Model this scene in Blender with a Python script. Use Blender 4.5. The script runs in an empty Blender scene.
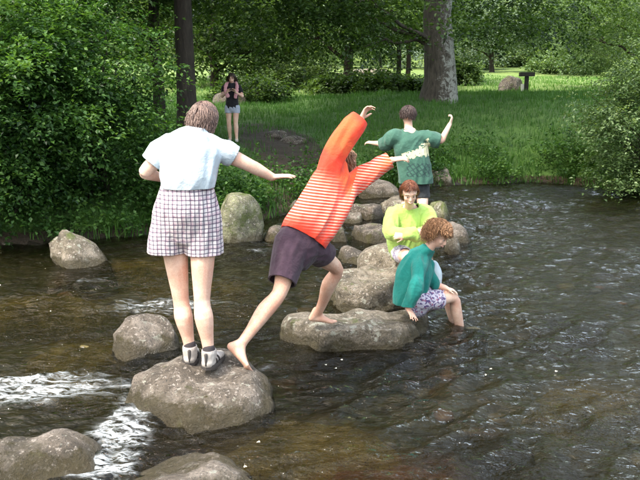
import bpy, bmesh, math, random
import numpy as np
from mathutils import Vector, Matrix

random.seed(7)
RNG = np.random.default_rng(7)
V = Vector
scene = bpy.context.scene
COL = scene.collection

# ------------------------------------------------------------------ camera
F_PX, PITCH, CAM_Z = 772.0, math.radians(11.0), 2.0
cam_d = bpy.data.cameras.new("camera")
cam_d.sensor_width = 36.0
cam_d.lens = F_PX / 640 * 36.0
cam_d.clip_end = 3000
cam = bpy.data.objects.new("camera", cam_d)
cam.location = (0, 0, CAM_Z)
cam.rotation_euler = (math.radians(90) - PITCH, 0, 0)
COL.objects.link(cam)
scene.camera = cam

# ------------------------------------------------------------------ sky and sun
SUN_DIR = V((-0.50, -0.42, 0.98)).normalized()        # towards the sun
world = bpy.data.worlds.new("World")
scene.world = world
world.use_nodes = True
wn = world.node_tree.nodes
bg = wn["Background"]
sky = wn.new("ShaderNodeTexSky")
sky.sky_type = 'NISHITA'
sky.sun_disc = False
sky.sun_elevation = math.asin(SUN_DIR.z)
sky.sun_rotation = math.atan2(SUN_DIR.x, SUN_DIR.y)
sky.air_density = 2.0
sky.dust_density = 7.0
sky.ozone_density = 1.0
veil = wn.new("ShaderNodeMix"); veil.data_type = 'RGBA'; veil.blend_type = 'ADD'     # even, thin bright overcast over the blue
veil.inputs[0].default_value = 1.0
veil.inputs[7].default_value = (2.7, 2.9, 3.15, 1)
world.node_tree.links.new(sky.outputs[0], veil.inputs[6])
world.node_tree.links.new(veil.outputs[2], bg.inputs[0])
bg.inputs[1].default_value = 0.15
sl = bpy.data.lights.new("sun", 'SUN')
sl.energy = 2.0
sl.angle = math.radians(3.0)
sl.color = (1.0, 0.96, 0.88)
so = bpy.data.objects.new("sun", sl)
so.rotation_euler = (-SUN_DIR).to_track_quat('-Z', 'Y').to_euler()
so.location = (-10, -10, 30)
COL.objects.link(so)
scene.view_settings.view_transform = 'Standard'
scene.view_settings.look = 'None'
scene.view_settings.exposure = 1.10
scene.view_settings.gamma = 1.0
scene.cycles.use_denoising = True
scene.cycles.max_bounces = 8
scene.cycles.transparent_max_bounces = 12
scene.cycles.caustics_reflective = False
scene.cycles.caustics_refractive = False
scene.cycles.use_adaptive_sampling = True
scene.cycles.adaptive_threshold = 0.02

# ------------------------------------------------------------------ measuring helpers
CP, SP = math.cos(PITCH), math.sin(PITCH)
def P(u, v, Y):
    """World point at distance Y in front of the camera's foot, seen at photo pixel (u, v)."""
    xn, yn = (u - 320) / F_PX, (240 - v) / F_PX
    d = V((xn, CP + yn * SP, -SP + yn * CP))
    return V((0, 0, CAM_Z)) + d * (Y / d.y)
def Yat(v, z=0.0):
    return (CAM_Z - z) / math.tan(PITCH + math.atan((v - 240) / F_PX))
def px(n, Y):
    return n * (Y * 1.03) / F_PX

# ------------------------------------------------------------------ numpy noise
_T = np.random.default_rng(3)
_PERM = _T.permutation(256); _PERM = np.concatenate([_PERM, _PERM, _PERM])
_G = _T.normal(size=(256, 3)); _G /= np.linalg.norm(_G, axis=1)[:, None]
def pn3(x, y, z):
    x = np.asarray(x, float); y = np.asarray(y, float); z = np.asarray(z, float)
    xi, yi, zi = np.floor(x).astype(int), np.floor(y).astype(int), np.floor(z).astype(int)
    xf, yf, zf = x - xi, y - yi, z - zi
    f = lambda t: t * t * t * (t * (t * 6 - 15) + 10)
    u, v, w = f(xf), f(yf), f(zf)
    out = 0
    for i in (0, 1):
        for j in (0, 1):
            for k in (0, 1):
                h = _PERM[_PERM[_PERM[(xi + i) & 255] + ((yi + j) & 255)] + ((zi + k) & 255)]
                g = _G[h]
                d = g[..., 0] * (xf - i) + g[..., 1] * (yf - j) + g[..., 2] * (zf - k)
                out = out + d * (u if i else 1 - u) * (v if j else 1 - v) * (w if k else 1 - w)
    return out * 1.5
def fbm(x, y, z, octv=4, gain=0.5):
    a, s, t = 1.0, 1.0, 0
    for o in range(octv):
        t = t + a * pn3(x * s + 17 * o, y * s + 5 * o, z * s)
        a *= gain; s *= 2.03
    return t
def sm(a, b, x):
    t = np.clip((x - a) / (b - a), 0, 1)
    return t * t * (3 - 2 * t)

# ------------------------------------------------------------------ objects
def mesh_np(name, verts, faces, mats=(), smooth=True, attrs=None):
    """faces: (n,3) or (n,4) integer array."""
    verts = np.asarray(verts, np.float32); faces = np.asarray(faces, np.int32)
    me = bpy.data.meshes.new(name)
    n, k = faces.shape
    me.vertices.add(len(verts)); me.vertices.foreach_set("co", verts.ravel())
    me.loops.add(n * k); me.loops.foreach_set("vertex_index", faces.ravel())
    me.polygons.add(n)
    me.polygons.foreach_set("loop_start", np.arange(0, n * k, k, dtype=np.int32))
    me.polygons.foreach_set("loop_total", np.full(n, k, np.int32))
    me.polygons.foreach_set("use_smooth", np.full(n, smooth))
    me.update(calc_edges=True)
    for m in mats: me.materials.append(m)
    for nm, arr in (attrs or {}).items():
        a = me.attributes.new(nm, 'FLOAT', 'POINT'); a.data.foreach_set("value", np.asarray(arr, np.float32))
    return me
def mesh_py(name, verts, faces, mats=(), smooth=True):
    me = bpy.data.meshes.new(name)
    me.from_pydata([tuple(v) for v in verts], [], faces)
    me.update()
    for m in mats: me.materials.append(m)
    for p in me.polygons: p.use_smooth = smooth
    return me
def link(name, me, parent=None, loc=None):
    o = bpy.data.objects.new(name, me)
    COL.objects.link(o)
    if parent is not None: o.parent = parent
    if loc is not None: o.location = loc
    return o
def tag(o, label=None, cat=None, group=None, kind=None):
    if label: o['label'] = label
    if cat: o['category'] = cat
    if group: o['group'] = group
    if kind: o['kind'] = kind
    return o
def empty(name, loc, label, cat, group=None):
    o = bpy.data.objects.new(name, None)
    o.empty_display_size = 0.2
    COL.objects.link(o)
    o.location = loc
    return tag(o, label, cat, group)
def localise(me, base):
    me.transform(Matrix.Translation(-V(base)))
    return me

# ------------------------------------------------------------------ materials
def nm(name):
    m = bpy.data.materials.new(name); m.use_nodes = True
    nt = m.node_tree
    return m, nt, nt.nodes, nt.links, nt.nodes["Principled BSDF"]
def N(nt, kind, **kw):
    n = nt.nodes.new(kind)
    for k, v in kw.items():
        if k.startswith('i_'):
            key = k[2:]
            n.inputs[int(key) if key.isdigit() else key].default_value = v
        else: setattr(n, k, v)
    return n
def ramp(nt, fac, stops, interp='LINEAR'):
    r = nt.nodes.new("ShaderNodeValToRGB")
    r.color_ramp.interpolation = interp
    e = r.color_ramp.elements
    while len(e) > 1: e.remove(e[-1])
    for i, (p, c) in enumerate(stops):
        el = e[0] if i == 0 else e.new(p)
        el.position = p
        el.color = (*c, 1) if len(c) == 3 else c
    nt.links.new(fac, r.inputs[0])
    return r.outputs[0]
def noise(nt, vec, scale, detail=4, rough=0.55, dist=0.0):
    n = N(nt, "ShaderNodeTexNoise", i_Scale=scale, i_Detail=detail, i_Roughness=rough, i_Distortion=dist)
    nt.links.new(vec, n.inputs["Vector"]); return n.outputs[0]
def mixc(nt, fac, a, b, mode='MIX'):
    m = nt.nodes.new("ShaderNodeMix"); m.data_type = 'RGBA'; m.blend_type = mode
    for i, x in ((0, fac), (6, a), (7, b)):
        if hasattr(x, 'is_output'): nt.links.new(x, m.inputs[i])
        elif i == 0: m.inputs[0].default_value = x
        else: m.inputs[i].default_value = (*x, 1)
    return m.outputs[2]
def mth(nt, op, a, b=0.0, c=None, clamp=False):
    m = nt.nodes.new("ShaderNodeMath"); m.operation = op; m.use_clamp = clamp
    for i, x in enumerate((a, b) if c is None else (a, b, c)):
        if hasattr(x, 'is_output'): nt.links.new(x, m.inputs[i])
        else: m.inputs[i].default_value = x
    return m.outputs[0]
def bump(nt, h, strength, dist, bsdf):
    b = N(nt, "ShaderNodeBump", i_Strength=strength, i_Distance=dist)
    nt.links.new(h, b.inputs["Height"]); nt.links.new(b.outputs[0], bsdf.inputs["Normal"]); return b
def geo(nt): return nt.nodes.new("ShaderNodeNewGeometry")
def objco(nt): return nt.nodes.new("ShaderNodeTexCoord").outputs["Object"]

def simple(name, col, rough=0.6, var=0.12, scale=30, bmp=0.2, bd=0.004, spec=0.4, sub=0.0):
    m, nt, ns, ln, b = nm(name)
    co = objco(nt)
    f = noise(nt, co, scale, 5)
    c = ramp(nt, f, [(0.25, tuple(x * (1 - var) for x in col)), (0.75, tuple(min(1, x * (1 + var)) for x in col))])
    ln.new(c, b.inputs["Base Color"])
    b.inputs["Roughness"].default_value = rough
    b.inputs["Specular IOR Level"].default_value = spec
    if sub:
        b.inputs["Subsurface Weight"].default_value = sub
        b.inputs["Subsurface Radius"].default_value = (0.02, 0.008, 0.004)
        b.inputs["Subsurface Scale"].default_value = 0.5
    if bmp: bump(nt, noise(nt, co, scale * 3, 4), bmp, bd, b)
    return m

def rock_mat(name, base, light, moss=0.0, lichen=0.4, dark=1.0, band=0.85):
    """Granite: speckled feldspar and mica, lichen discs, moss on the sheltered parts, wet band at the water."""
    m, nt, ns, ln, b = nm(name)
    g = geo(nt); pos = g.outputs["Position"]
    big = noise(nt, pos, 5.0, 8, 0.72, 0.3)
    c = ramp(nt, big, [(0.36, tuple(x * 0.45 for x in base)), (0.48, base), (0.62, light)])
    sp = noise(nt, pos, 75, 3, 0.7)
    c = mixc(nt, ramp(nt, sp, [(0.36, (1, 1, 1)), (0.44, (0, 0, 0))]), c, (0.055, 0.05, 0.045))
    sp2 = noise(nt, pos, 42, 2, 0.6)
    c = mixc(nt, ramp(nt, sp2, [(0.60, (0, 0, 0)), (0.66, (1, 1, 1))]), c, (0.42, 0.375, 0.335))
    li = noise(nt, pos, 13, 4, 0.65, 0.4)
    c = mixc(nt, ramp(nt, li, [(0.66 - 0.13 * lichen, (0, 0, 0)), (0.71 - 0.13 * lichen, (0.8, 0.8, 0.8))]), c, (0.46, 0.47, 0.40))
    ms = noise(nt, pos, 4.5, 6, 0.7)
    sx = N(nt, "ShaderNodeSeparateXYZ"); ln.new(pos, sx.inputs[0])
    z = sx.outputs[2]
    if moss > 0:
        mf = ramp(nt, ms, [(0.66 - 0.3 * moss, (0, 0, 0)), (0.74 - 0.3 * moss, (1, 1, 1))])
        mc = mixc(nt, noise(nt, pos, 60, 3), (0.06, 0.085, 0.022), (0.16, 0.19, 0.06))
        c = mixc(nt, mf, c, mc)
    # wet band: water creeps up the stone to an uneven height
    wz = mth(nt, 'ADD', z, mth(nt, 'MULTIPLY', mth(nt, 'ADD', ms, -0.25), -0.42))
    wet = ramp(nt, mth(nt, 'ADD', wz, 0.5), [(0.49, (1, 1, 1)), (0.555, (0, 0, 0))])
    wc = mixc(nt, noise(nt, pos, 9, 4), (0.028, 0.022, 0.011), (0.075, 0.062, 0.024))
    c = mixc(nt, mth(nt, 'MULTIPLY', wet, band), c, wc)
    if dark != 1.0: c = mixc(nt, 1.0, c, (dark, dark, dark), 'MULTIPLY')
    ln.new(c, b.inputs["Base Color"])
    r = ramp(nt, wet, [(0, (0.85,) * 3), (1, (0.22,) * 3)])
    ln.new(r, b.inputs["Roughness"])
    h = mth(nt, 'ADD', noise(nt, pos, 24, 8, 0.72), mth(nt, 'MULTIPLY', sp, 0.35))
    bump(nt, h, 1.0, 0.045, b)
    return m

def leaf_mat(name, dark, mid, light, trans=0.38, rough=0.42):
    m, nt, ns, ln, b = nm(name)
    a = N(nt, "ShaderNodeAttribute", attribute_name="tone")
    c = ramp(nt, a.outputs["Fac"], [(0.0, dark), (0.5, mid), (1.0, light)])
    ln.new(c, b.inputs["Base Color"])
    b.inputs["Roughness"].default_value = rough
    b.inputs["Specular IOR Level"].default_value = 0.35
    t = N(nt, "ShaderNodeBsdfTranslucent")
    tc = mixc(nt, 1.0, c, (1.5, 1.5, 0.55), 'MULTIPLY')
    ln.new(tc, t.inputs[0])
    mx = N(nt, "ShaderNodeMixShader", i_0=trans)
    ln.new(b.outputs[0], mx.inputs[1]); ln.new(t.outputs[0], mx.inputs[2])
    ln.new(mx.outputs[0], ns["Material Output"].inputs[0])
    return m

M = {}
M['rock'] = rock_mat("granite", (0.15, 0.125, 0.10), (0.29, 0.25, 0.212), 0.15, 0.35)
M['rock_pale'] = rock_mat("pale_granite", (0.18, 0.155, 0.115), (0.35, 0.305, 0.245), 0.30, 0.6)
M['rock_moss'] = rock_mat("lichen_covered_granite", (0.20, 0.20, 0.13), (0.32, 0.33, 0.20), 0.55, 0.55)
M['rock_sunken'] = rock_mat("algae_covered_granite", (0.25, 0.20, 0.07), (0.44, 0.34, 0.12), 0.12, 0.0, band=0.12)
M['rock_rust'] = rock_mat("rust_stained_granite", (0.24, 0.09, 0.03), (0.38, 0.16, 0.06), 0.1, 0.0, band=0.2)
M['rock_dark'] = rock_mat("dark_damp_granite", (0.10, 0.085, 0.07), (0.20, 0.165, 0.135), 0.3, 0.25)
M['leaf_hazel'] = leaf_mat("hazel_leaves", (0.012, 0.038, 0.012), (0.052, 0.130, 0.028), (0.15, 0.28, 0.075))
M['leaf_oak'] = leaf_mat("oak_leaves", (0.020, 0.045, 0.012), (0.050, 0.10, 0.024), (0.12, 0.20, 0.05))
M['leaf_willow'] = leaf_mat("willow_leaves", (0.045, 0.085, 0.035), (0.10, 0.17, 0.065), (0.21, 0.30, 0.14))
M['leaf_far'] = leaf_mat("haze_paled_leaves", (0.07, 0.12, 0.06), (0.14, 0.215, 0.10), (0.24, 0.33, 0.16))  # far foliage: paling by distance haze is put into the leaf colour
M['leaf_haze'] = leaf_mat("haze_tinted_leaves", (0.10, 0.15, 0.12), (0.17, 0.235, 0.19), (0.25, 0.33, 0.26))  # bluish grey of distance haze painted into the leaves
M['grass'] = leaf_mat("grass_blades", (0.026, 0.070, 0.012), (0.052, 0.145, 0.022), (0.115, 0.24, 0.045), 0.3, 0.5)
M['dry'] = leaf_mat("dry_stems", (0.10, 0.08, 0.04), (0.16, 0.13, 0.06), (0.26, 0.22, 0.12), 0.2, 0.7)

def bark_mat(name, a, b_, lichen=0.0):
    m, nt, ns, ln, b = nm(name)
    co = objco(nt)
    mp = N(nt, "ShaderNodeMapping"); mp.inputs["Scale"].default_value = (1, 1, 0.22)
    ln.new(co, mp.inputs[0])
    f = noise(nt, mp.outputs[0], 16, 7, 0.7, 0.6)
    c = ramp(nt, f, [(0.35, a), (0.65, b_)])
    if lichen:
        g = geo(nt)
        sx = N(nt, "ShaderNodeSeparateXYZ"); ln.new(co, sx.inputs[0])
        l1 = noise(nt, co, 6.5, 9, 0.82, 0.5)
        side = mth(nt, 'MINIMUM', mth(nt, 'MAXIMUM', mth(nt, 'MULTIPLY', sx.outputs[0], 0.35), -0.15), 0.10)       # the lichen grows on the open, damp side
        lf = ramp(nt, mth(nt, 'ADD', l1, side), [(0.55, (0, 0, 0)), (0.60, (1, 1, 1))])
        c = mixc(nt, mth(nt, 'MULTIPLY', lf, lichen), c, (0.34, 0.35, 0.32))
    ln.new(c, b.inputs["Base Color"])
    b.inputs["Roughness"].default_value = 0.9
    bump(nt, f, 0.9, 0.05, b)
    return m
M['bark'] = bark_mat("bark", (0.018, 0.014, 0.011), (0.055, 0.044, 0.034))
M['bark_oak'] = bark_mat("lichened_bark", (0.03, 0.025, 0.02), (0.105, 0.09, 0.072), 0.85)

# ------------------------------------------------------------------ ground
EDGE = np.array([(-60, 7.0), (-14, 8.6), (-8, 9.2), (-4.4, 9.7), (-2.6, 10.3), (-1.3, 11.3), (-0.1, 13.2), (1.2, 15.2), (2.4, 16.3),
                 (4.4, 16.8), (5.6, 16.3), (6.5, 14.9), (7.4, 13.2), (9.5, 10.8), (13, 8), (24, 3), (60, -6)], float)
def bank_dist(x, y):
    x = np.asarray(x, float); y = np.asarray(y, float)
    best = np.full(np.broadcast(x, y).shape, 1e9)
    for (x0, y0), (x1, y1) in zip(EDGE[:-1], EDGE[1:]):
        dx, dy = x1 - x0, y1 - y0
        t = np.clip(((x - x0) * dx + (y - y0) * dy) / (dx * dx + dy * dy), 0, 1)
        best = np.minimum(best, np.hypot(x - x0 - t * dx, y - y0 - t * dy))
    wob = 0.22 * pn3(x * 0.9, y * 0.9, 0 * x + 3.3) + 0.10 * pn3(x * 2.7, y * 2.7, 0 * x + 8.3)
    return np.where(y > np.interp(x, EDGE[:, 0], EDGE[:, 1]), best, -best) + wob
def ground_h(x, y, fine=True):
    x = np.asarray(x, float); y = np.asarray(y, float)
    d = bank_dist(x, y)
    k = 0.60 + 0.40 * sm(-0.8, 3.0, x); k = k + (1 - k) * sm(18, 30, y)
    land = k * 1.88 * (1 - np.exp(-np.maximum(d, 0) / 2.1)) + 0.045 * np.maximum(0, y - 27) + 0.14 * np.maximum(0, y - 95)
    land = land - 0.08 * np.maximum(0, y - 260)
    land = land + 0.10 * pn3(x * 0.45, y * 0.45, 0 * x) * sm(0.3, 3, d) + 0.035 * pn3(x * 2.2, y * 2.2, 0 * x + 1) * sm(0, 1, d)
    n = pn3(x * 0.8, y * 0.8, 0 * x + 5)
    bed = -(0.40 + 0.14 * n) * (1 - np.exp(np.minimum(d, 0) / 0.7))
    if fine:
        bed = bed + 0.05 * pn3(x * 3.5, y * 3.5, 0 * x + 2) + 0.03 * np.abs(pn3(x * 8, y * 8, 0 * x + 4))
    near = 1.2 * sm(-3.2, -7, y)
    return np.where(d > 0, land, bed + near)

def axis(segs):
    out = [segs[0][0]]
    for a, b, s in segs:
        n = max(1, int(round((b - a) / s))); out += list(np.linspace(a, b, n + 1)[1:])
    return np.array(out)
gx = axis([(-300, -60, 12), (-60, -12, 1.5), (-12, -6, 0.3), (-6, 9, 0.09), (9, 14, 0.3), (14, 60, 1.5), (60, 300, 12)])
gy = axis([(-12, 2, 0.5), (2, 19, 0.085), (19, 30, 0.25), (30, 100, 1.2), (100, 420, 8)])
X, Y_ = np.meshgrid(gx, gy)
Z = ground_h(X, Y_)
vs = np.stack([X, Y_, Z], -1).reshape(-1, 3)
nx_, ny_ = len(gx), len(gy)
ii = np.arange(nx_ * ny_).reshape(ny_, nx_)
fq = np.stack([ii[:-1, :-1], ii[:-1, 1:], ii[1:, 1:], ii[1:, :-1]], -1).reshape(-1, 4)
dd = bank_dist(X, Y_).reshape(-1)
wet_face = (dd[fq].min(1) < 0.0)
def submesh(verts, faces):
    u, inv = np.unique(faces.ravel(), return_inverse=True)
    return verts[u], inv.reshape(faces.shape)

m, nt, ns, ln, b = nm("grassy_ground")
g = geo(nt); pos = g.outputs["Position"]
n1 = noise(nt, pos, 0.35, 5, 0.6); n2 = noise(nt, pos, 5, 6, 0.7); n3 = noise(nt, pos, 1.3, 5, 0.65)
gc = ramp(nt, n2, [(0.3, (0.035, 0.080, 0.014)), (0.7, (0.085, 0.17, 0.03))])
soil = ramp(nt, n2, [(0.3, (0.026, 0.018, 0.011)), (0.7, (0.06, 0.042, 0.026))])
at = N(nt, "ShaderNodeAttribute", attribute_name="worn")
wf = ramp(nt, mth(nt, 'ADD', at.outputs["Fac"], mth(nt, 'MULTIPLY', n3, 0.6)), [(0.62, (0, 0, 0)), (0.8, (1, 1, 1))])
c = mixc(nt, wf, gc, soil)
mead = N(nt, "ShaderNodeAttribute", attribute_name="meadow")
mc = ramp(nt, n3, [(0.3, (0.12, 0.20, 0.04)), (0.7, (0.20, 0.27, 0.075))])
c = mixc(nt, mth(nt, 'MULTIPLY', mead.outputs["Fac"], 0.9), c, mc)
ln.new(c, b.inputs["Base Color"]); b.inputs["Roughness"].default_value = 0.95
bump(nt, n2, 0.9, 0.08, b)
M['ground'] = m

m, nt, ns, ln, b = nm("riverbed_gravel")
g = geo(nt); pos = g.outputs["Position"]
vo = N(nt, "ShaderNodeTexVoronoi", i_Scale=9.0, i_Randomness=1.0); ln.new(pos, vo.inputs["Vector"])
n2 = noise(nt, pos, 3.2, 5, 0.65); n3 = noise(nt, pos, 1.1, 4, 0.6, 0.5)
hue = N(nt, "ShaderNodeSeparateXYZ"); ln.new(vo.outputs["Color"], hue.inputs[0])
c = ramp(nt, hue.outputs[0], [(0.0, (0.022, 0.020, 0.012)), (0.5, (0.042, 0.038, 0.022)), (1.0, (0.08, 0.07, 0.045))])
alg = ramp(nt, n2, [(0.42, (0, 0, 0)), (0.62, (1, 1, 1))])
c = mixc(nt, mth(nt, 'MULTIPLY', alg, 0.7), c, (0.055, 0.058, 0.016))
c = mixc(nt, ramp(nt, n3, [(0.58, (0, 0, 0)), (0.70, (0.75, 0.75, 0.75))]), c, (0.15, 0.062, 0.02))
c = mixc(nt, ramp(nt, n3, [(0.30, (0.8, 0.8, 0.8)), (0.42, (0, 0, 0))]), c, (0.035, 0.03, 0.018))
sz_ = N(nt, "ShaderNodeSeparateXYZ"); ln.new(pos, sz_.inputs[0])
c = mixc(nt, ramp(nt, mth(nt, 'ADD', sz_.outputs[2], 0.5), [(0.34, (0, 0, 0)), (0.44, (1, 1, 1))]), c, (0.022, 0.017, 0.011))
ln.new(c, b.inputs["Base Color"]); b.inputs["Roughness"].default_value = 0.5
bump(nt, mth(nt, 'MULTIPLY', vo.outputs["Distance"], -1.0), 0.7, 0.06, b)
M['bed'] = m

v1, f1 = submesh(vs, fq[~wet_face])
worn = 1.1 * np.exp(-((v1[:, 0] + 0.1 + 0.24 * (v1[:, 1] - 14)) / 0.95) ** 2) * sm(23, 17, v1[:, 1]) + 0.9 * np.exp(-((ground_h(v1[:, 0], v1[:, 1]) - 0.02) / 0.14) ** 2) * (v1[:, 1] < 40)
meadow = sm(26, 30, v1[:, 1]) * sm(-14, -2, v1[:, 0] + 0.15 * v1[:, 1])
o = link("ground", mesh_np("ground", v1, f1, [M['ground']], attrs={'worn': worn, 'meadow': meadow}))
tag(o, "grassy river bank rising to a sunlit meadow behind the trees", kind='structure')
v2, f2 = submesh(vs, fq[wet_face])
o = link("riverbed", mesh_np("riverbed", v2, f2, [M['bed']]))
tag(o, "brown stony riverbed under shallow clear water", kind='structure')

# ------------------------------------------------------------------ water
wx = axis([(-30, -7, 0.5), (-7, -3.2, 0.05), (-3.2, 3.6, 0.021), (3.6, 9, 0.05), (9, 30, 0.5)])
wy = axis([(-7, 2.6, 0.3), (2.6, 7.5, 0.020), (7.5, 12, 0.032), (12, 18.2, 0.05)])
WX, WY = np.meshgrid(wx, wy)
rocks_xy = []          # filled by hand: (x, y, r) of the stones that disturb the flow
def ridged(x, y, z): return 1 - 2 * np.abs(pn3(x, y, z))
def water_fields(x, y):
    z0 = 0 * x
    # the river comes from the far right and runs to the near left: stretch the ripples across the flow
    fx, fy = x * 0.86 + y * 0.5, -x * 0.5 + y * 0.86
    wxp = 0.30 * pn3(x * 1.1, y * 1.1, z0 + 9); wyp = 0.30 * pn3(x * 1.1, y * 1.1, z0 + 12)
    a = 0.036 * ridged(fx * 1.7 + wxp * 2, fy * 4.2 + wyp * 2, z0)
    a += 0.013 * ridged(x * 3.1 + wxp * 3, y * 6.8 + wyp * 3, z0 + 21)
    a += 0.0075 * pn3(fx * 10, fy * 14, z0 + 31)
    a += 0.0030 * pn3(x * 22, y * 28, z0 + 41)
    slow = 0.55 + 0.45 * sm(-0.3, 0.5, pn3(x * 0.5, y * 0.6, z0 + 50) + 0.2)
    a *= slow * 1.15
    def blob(cx, cy, rx, ry, rot=0):
        c, s = math.cos(rot), math.sin(rot)
        u = (x - cx) * c + (y - cy) * s; v = -(x - cx) * s + (y - cy) * c
        return np.exp(-(u / rx) ** 2 - (v / ry) ** 2)
    rap = 1.05 * blob(-2.05, 4.88, 0.95, 0.36, 0.06) + 0.9 * blob(-1.05, 3.75, 0.16, 0.40, -0.1) + 1.2 * blob(-1.20, 4.20, 0.19, 0.62, -0.22) + 0.7 * blob(-0.72, 9.3, 0.45, 0.28)
    rap += 0.6 * blob(-0.36, 5.35, 0.16, 0.40, -0.3) + 0.45 * blob(0.35, 8.3, 0.3, 0.25) + 0.4 * blob(-1.6, 6.9, 0.8, 0.5) + 0.35 * blob(-2.2, 8.0, 0.7, 0.3)
    rap += 0.42 * blob(-2.9, 5.7, 0.9, 0.8) + 0.42 * blob(-1.3, 6.9, 0.8, 0.5) + 0.38 * blob(-2.6, 7.6, 0.9, 0.5) + 0.25 * blob(2.6, 4.6, 1.2, 0.9)
    rap += 0.36 * blob(4.6, 13.8, 1.8, 2.4) + 0.35 * blob(1.7, 8.4, 0.5, 0.9) + 0.22 * blob(-0.3, 7.2, 0.5, 0.8)
    rap = np.clip(rap, 0, 1.2)
    t = ridged(x * 3.2 + wxp * 5, y * 7 + wyp * 5, z0 + 61)
    t2 = ridged(x * 9 + wxp * 8, y * 14 + wyp * 8, z0 + 71)
    a += rap * (0.018 * t + 0.012 * t2 + 0.010)
    a += 0.006 * pn3(x * 1.4, y * 3.4, z0 + 81) + sm(8, 12, y) * 0.020 * ridged(x * 1.5 + wxp, y * 3.2 + wyp * 2, z0 + 85)
    s1 = ridged(x * 1.6 + wxp * 2.2, y * 13 + x * 1.6 + wyp * 6, z0 + 91); s2 = ridged(x * 5 + wxp * 4, y * 30 + wyp * 9, z0 + 95)
    foam = np.minimum(rap, 1.0) * (0.50 + 0.55 * s1 + 0.35 * s2 + 0.25 * t2)
    foam = sm(0.62, 1.42, foam)
    return a, foam
WA, WF = water_fields(WX, WY)
dw = bank_dist(WX, WY)
WA = np.where(WY < 2.5, 0.004 * pn3(WX * 3, WY * 3, 0 * WX), WA) * np.clip(0.35 + sm(0.3, -1.2, dw), 0, 1)
wv = np.stack([WX, WY, WA], -1).reshape(-1, 3)
nwx, nwy = len(wx), len(wy)
ii = np.arange(nwx * nwy).reshape(nwy, nwx)
wf_ = np.stack([ii[:-1, :-1], ii[:-1, 1:], ii[1:, 1:], ii[1:, :-1]], -1).reshape(-1, 4)
keep = dw.reshape(-1)[wf_].min(1) < 0.6
wv2, wf2 = submesh(np.concatenate([wv, WF.reshape(-1, 1)], 1), wf_[keep])

m, nt, ns, ln, b = nm("river_water")
g = geo(nt); pos = g.outputs["Position"]
mp = N(nt, "ShaderNodeMapping"); mp.inputs["Scale"].default_value = (1, 1.9, 1); mp.inputs["Rotation"].default_value = (0, 0, -0.35)
ln.new(pos, mp.inputs[0])
r1 = noise(nt, mp.outputs[0], 9, 3, 0.55, 0.6)
r2 = noise(nt, mp.outputs[0], 26, 3, 0.6, 0.3)
h = mth(nt, 'ADD', r1, mth(nt, 'MULTIPLY', r2, 0.35))
bp = N(nt, "ShaderNodeBump", i_Strength=1.0, i_Distance=0.034); ln.new(h, bp.inputs["Height"])
fr = N(nt, "ShaderNodeFresnel", i_IOR=1.34); ln.new(bp.outputs[0], fr.inputs["Normal"])
gl = N(nt, "ShaderNodeBsdfGlossy", i_Roughness=0.02); ln.new(bp.outputs[0], gl.inputs["Normal"])
tr = N(nt, "ShaderNodeBsdfTransparent"); tr.inputs[0].default_value = (0.66, 0.64, 0.47, 1)
rf = N(nt, "ShaderNodeBsdfRefraction", i_IOR=1.33, i_Roughness=0.02); rf.inputs[0].default_value = (0.66, 0.64, 0.47, 1); ln.new(bp.outputs[0], rf.inputs["Normal"])
tm = N(nt, "ShaderNodeMixShader", i_0=0.4); ln.new(tr.outputs[0], tm.inputs[1]); ln.new(rf.outputs[0], tm.inputs[2])
mx = N(nt, "ShaderNodeMixShader"); ln.new(fr.outputs[0], mx.inputs[0]); ln.new(tm.outputs[0], mx.inputs[1]); ln.new(gl.outputs[0], mx.inputs[2])
fa = N(nt, "ShaderNodeAttribute", attribute_name="foam")
mp2 = N(nt, "ShaderNodeMapping"); mp2.inputs["Scale"].default_value = (0.45, 1.4, 1); mp2.inputs["Rotation"].default_value = (0, 0, 0.18); ln.new(pos, mp2.inputs[0])
fn = noise(nt, mp2.outputs[0], 22, 8, 0.72, 1.0)
ff = mth(nt, 'MULTIPLY', fa.outputs["Fac"], mth(nt, 'ADD', mth(nt, 'MULTIPLY', fn, 5.0), -2.2, clamp=True), clamp=True)
df = N(nt, "ShaderNodeBsdfDiffuse"); df.inputs[0].default_value = (0.70, 0.76, 0.80, 1)
mx2 = N(nt, "ShaderNodeMixShader"); ln.new(ff, mx2.inputs[0]); ln.new(mx.outputs[0], mx2.inputs[1]); ln.new(df.outputs[0], mx2.inputs[2])
ln.new(mx2.outputs[0], ns["Material Output"].inputs[0])
M['water'] = m
o = link("water", mesh_np("water", wv2[:, :3], wf2, [M['water']], attrs={'foam': wv2[:, 3]}))
tag(o, "rippling brown river water with small white rapids between the stones", kind='structure')

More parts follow.
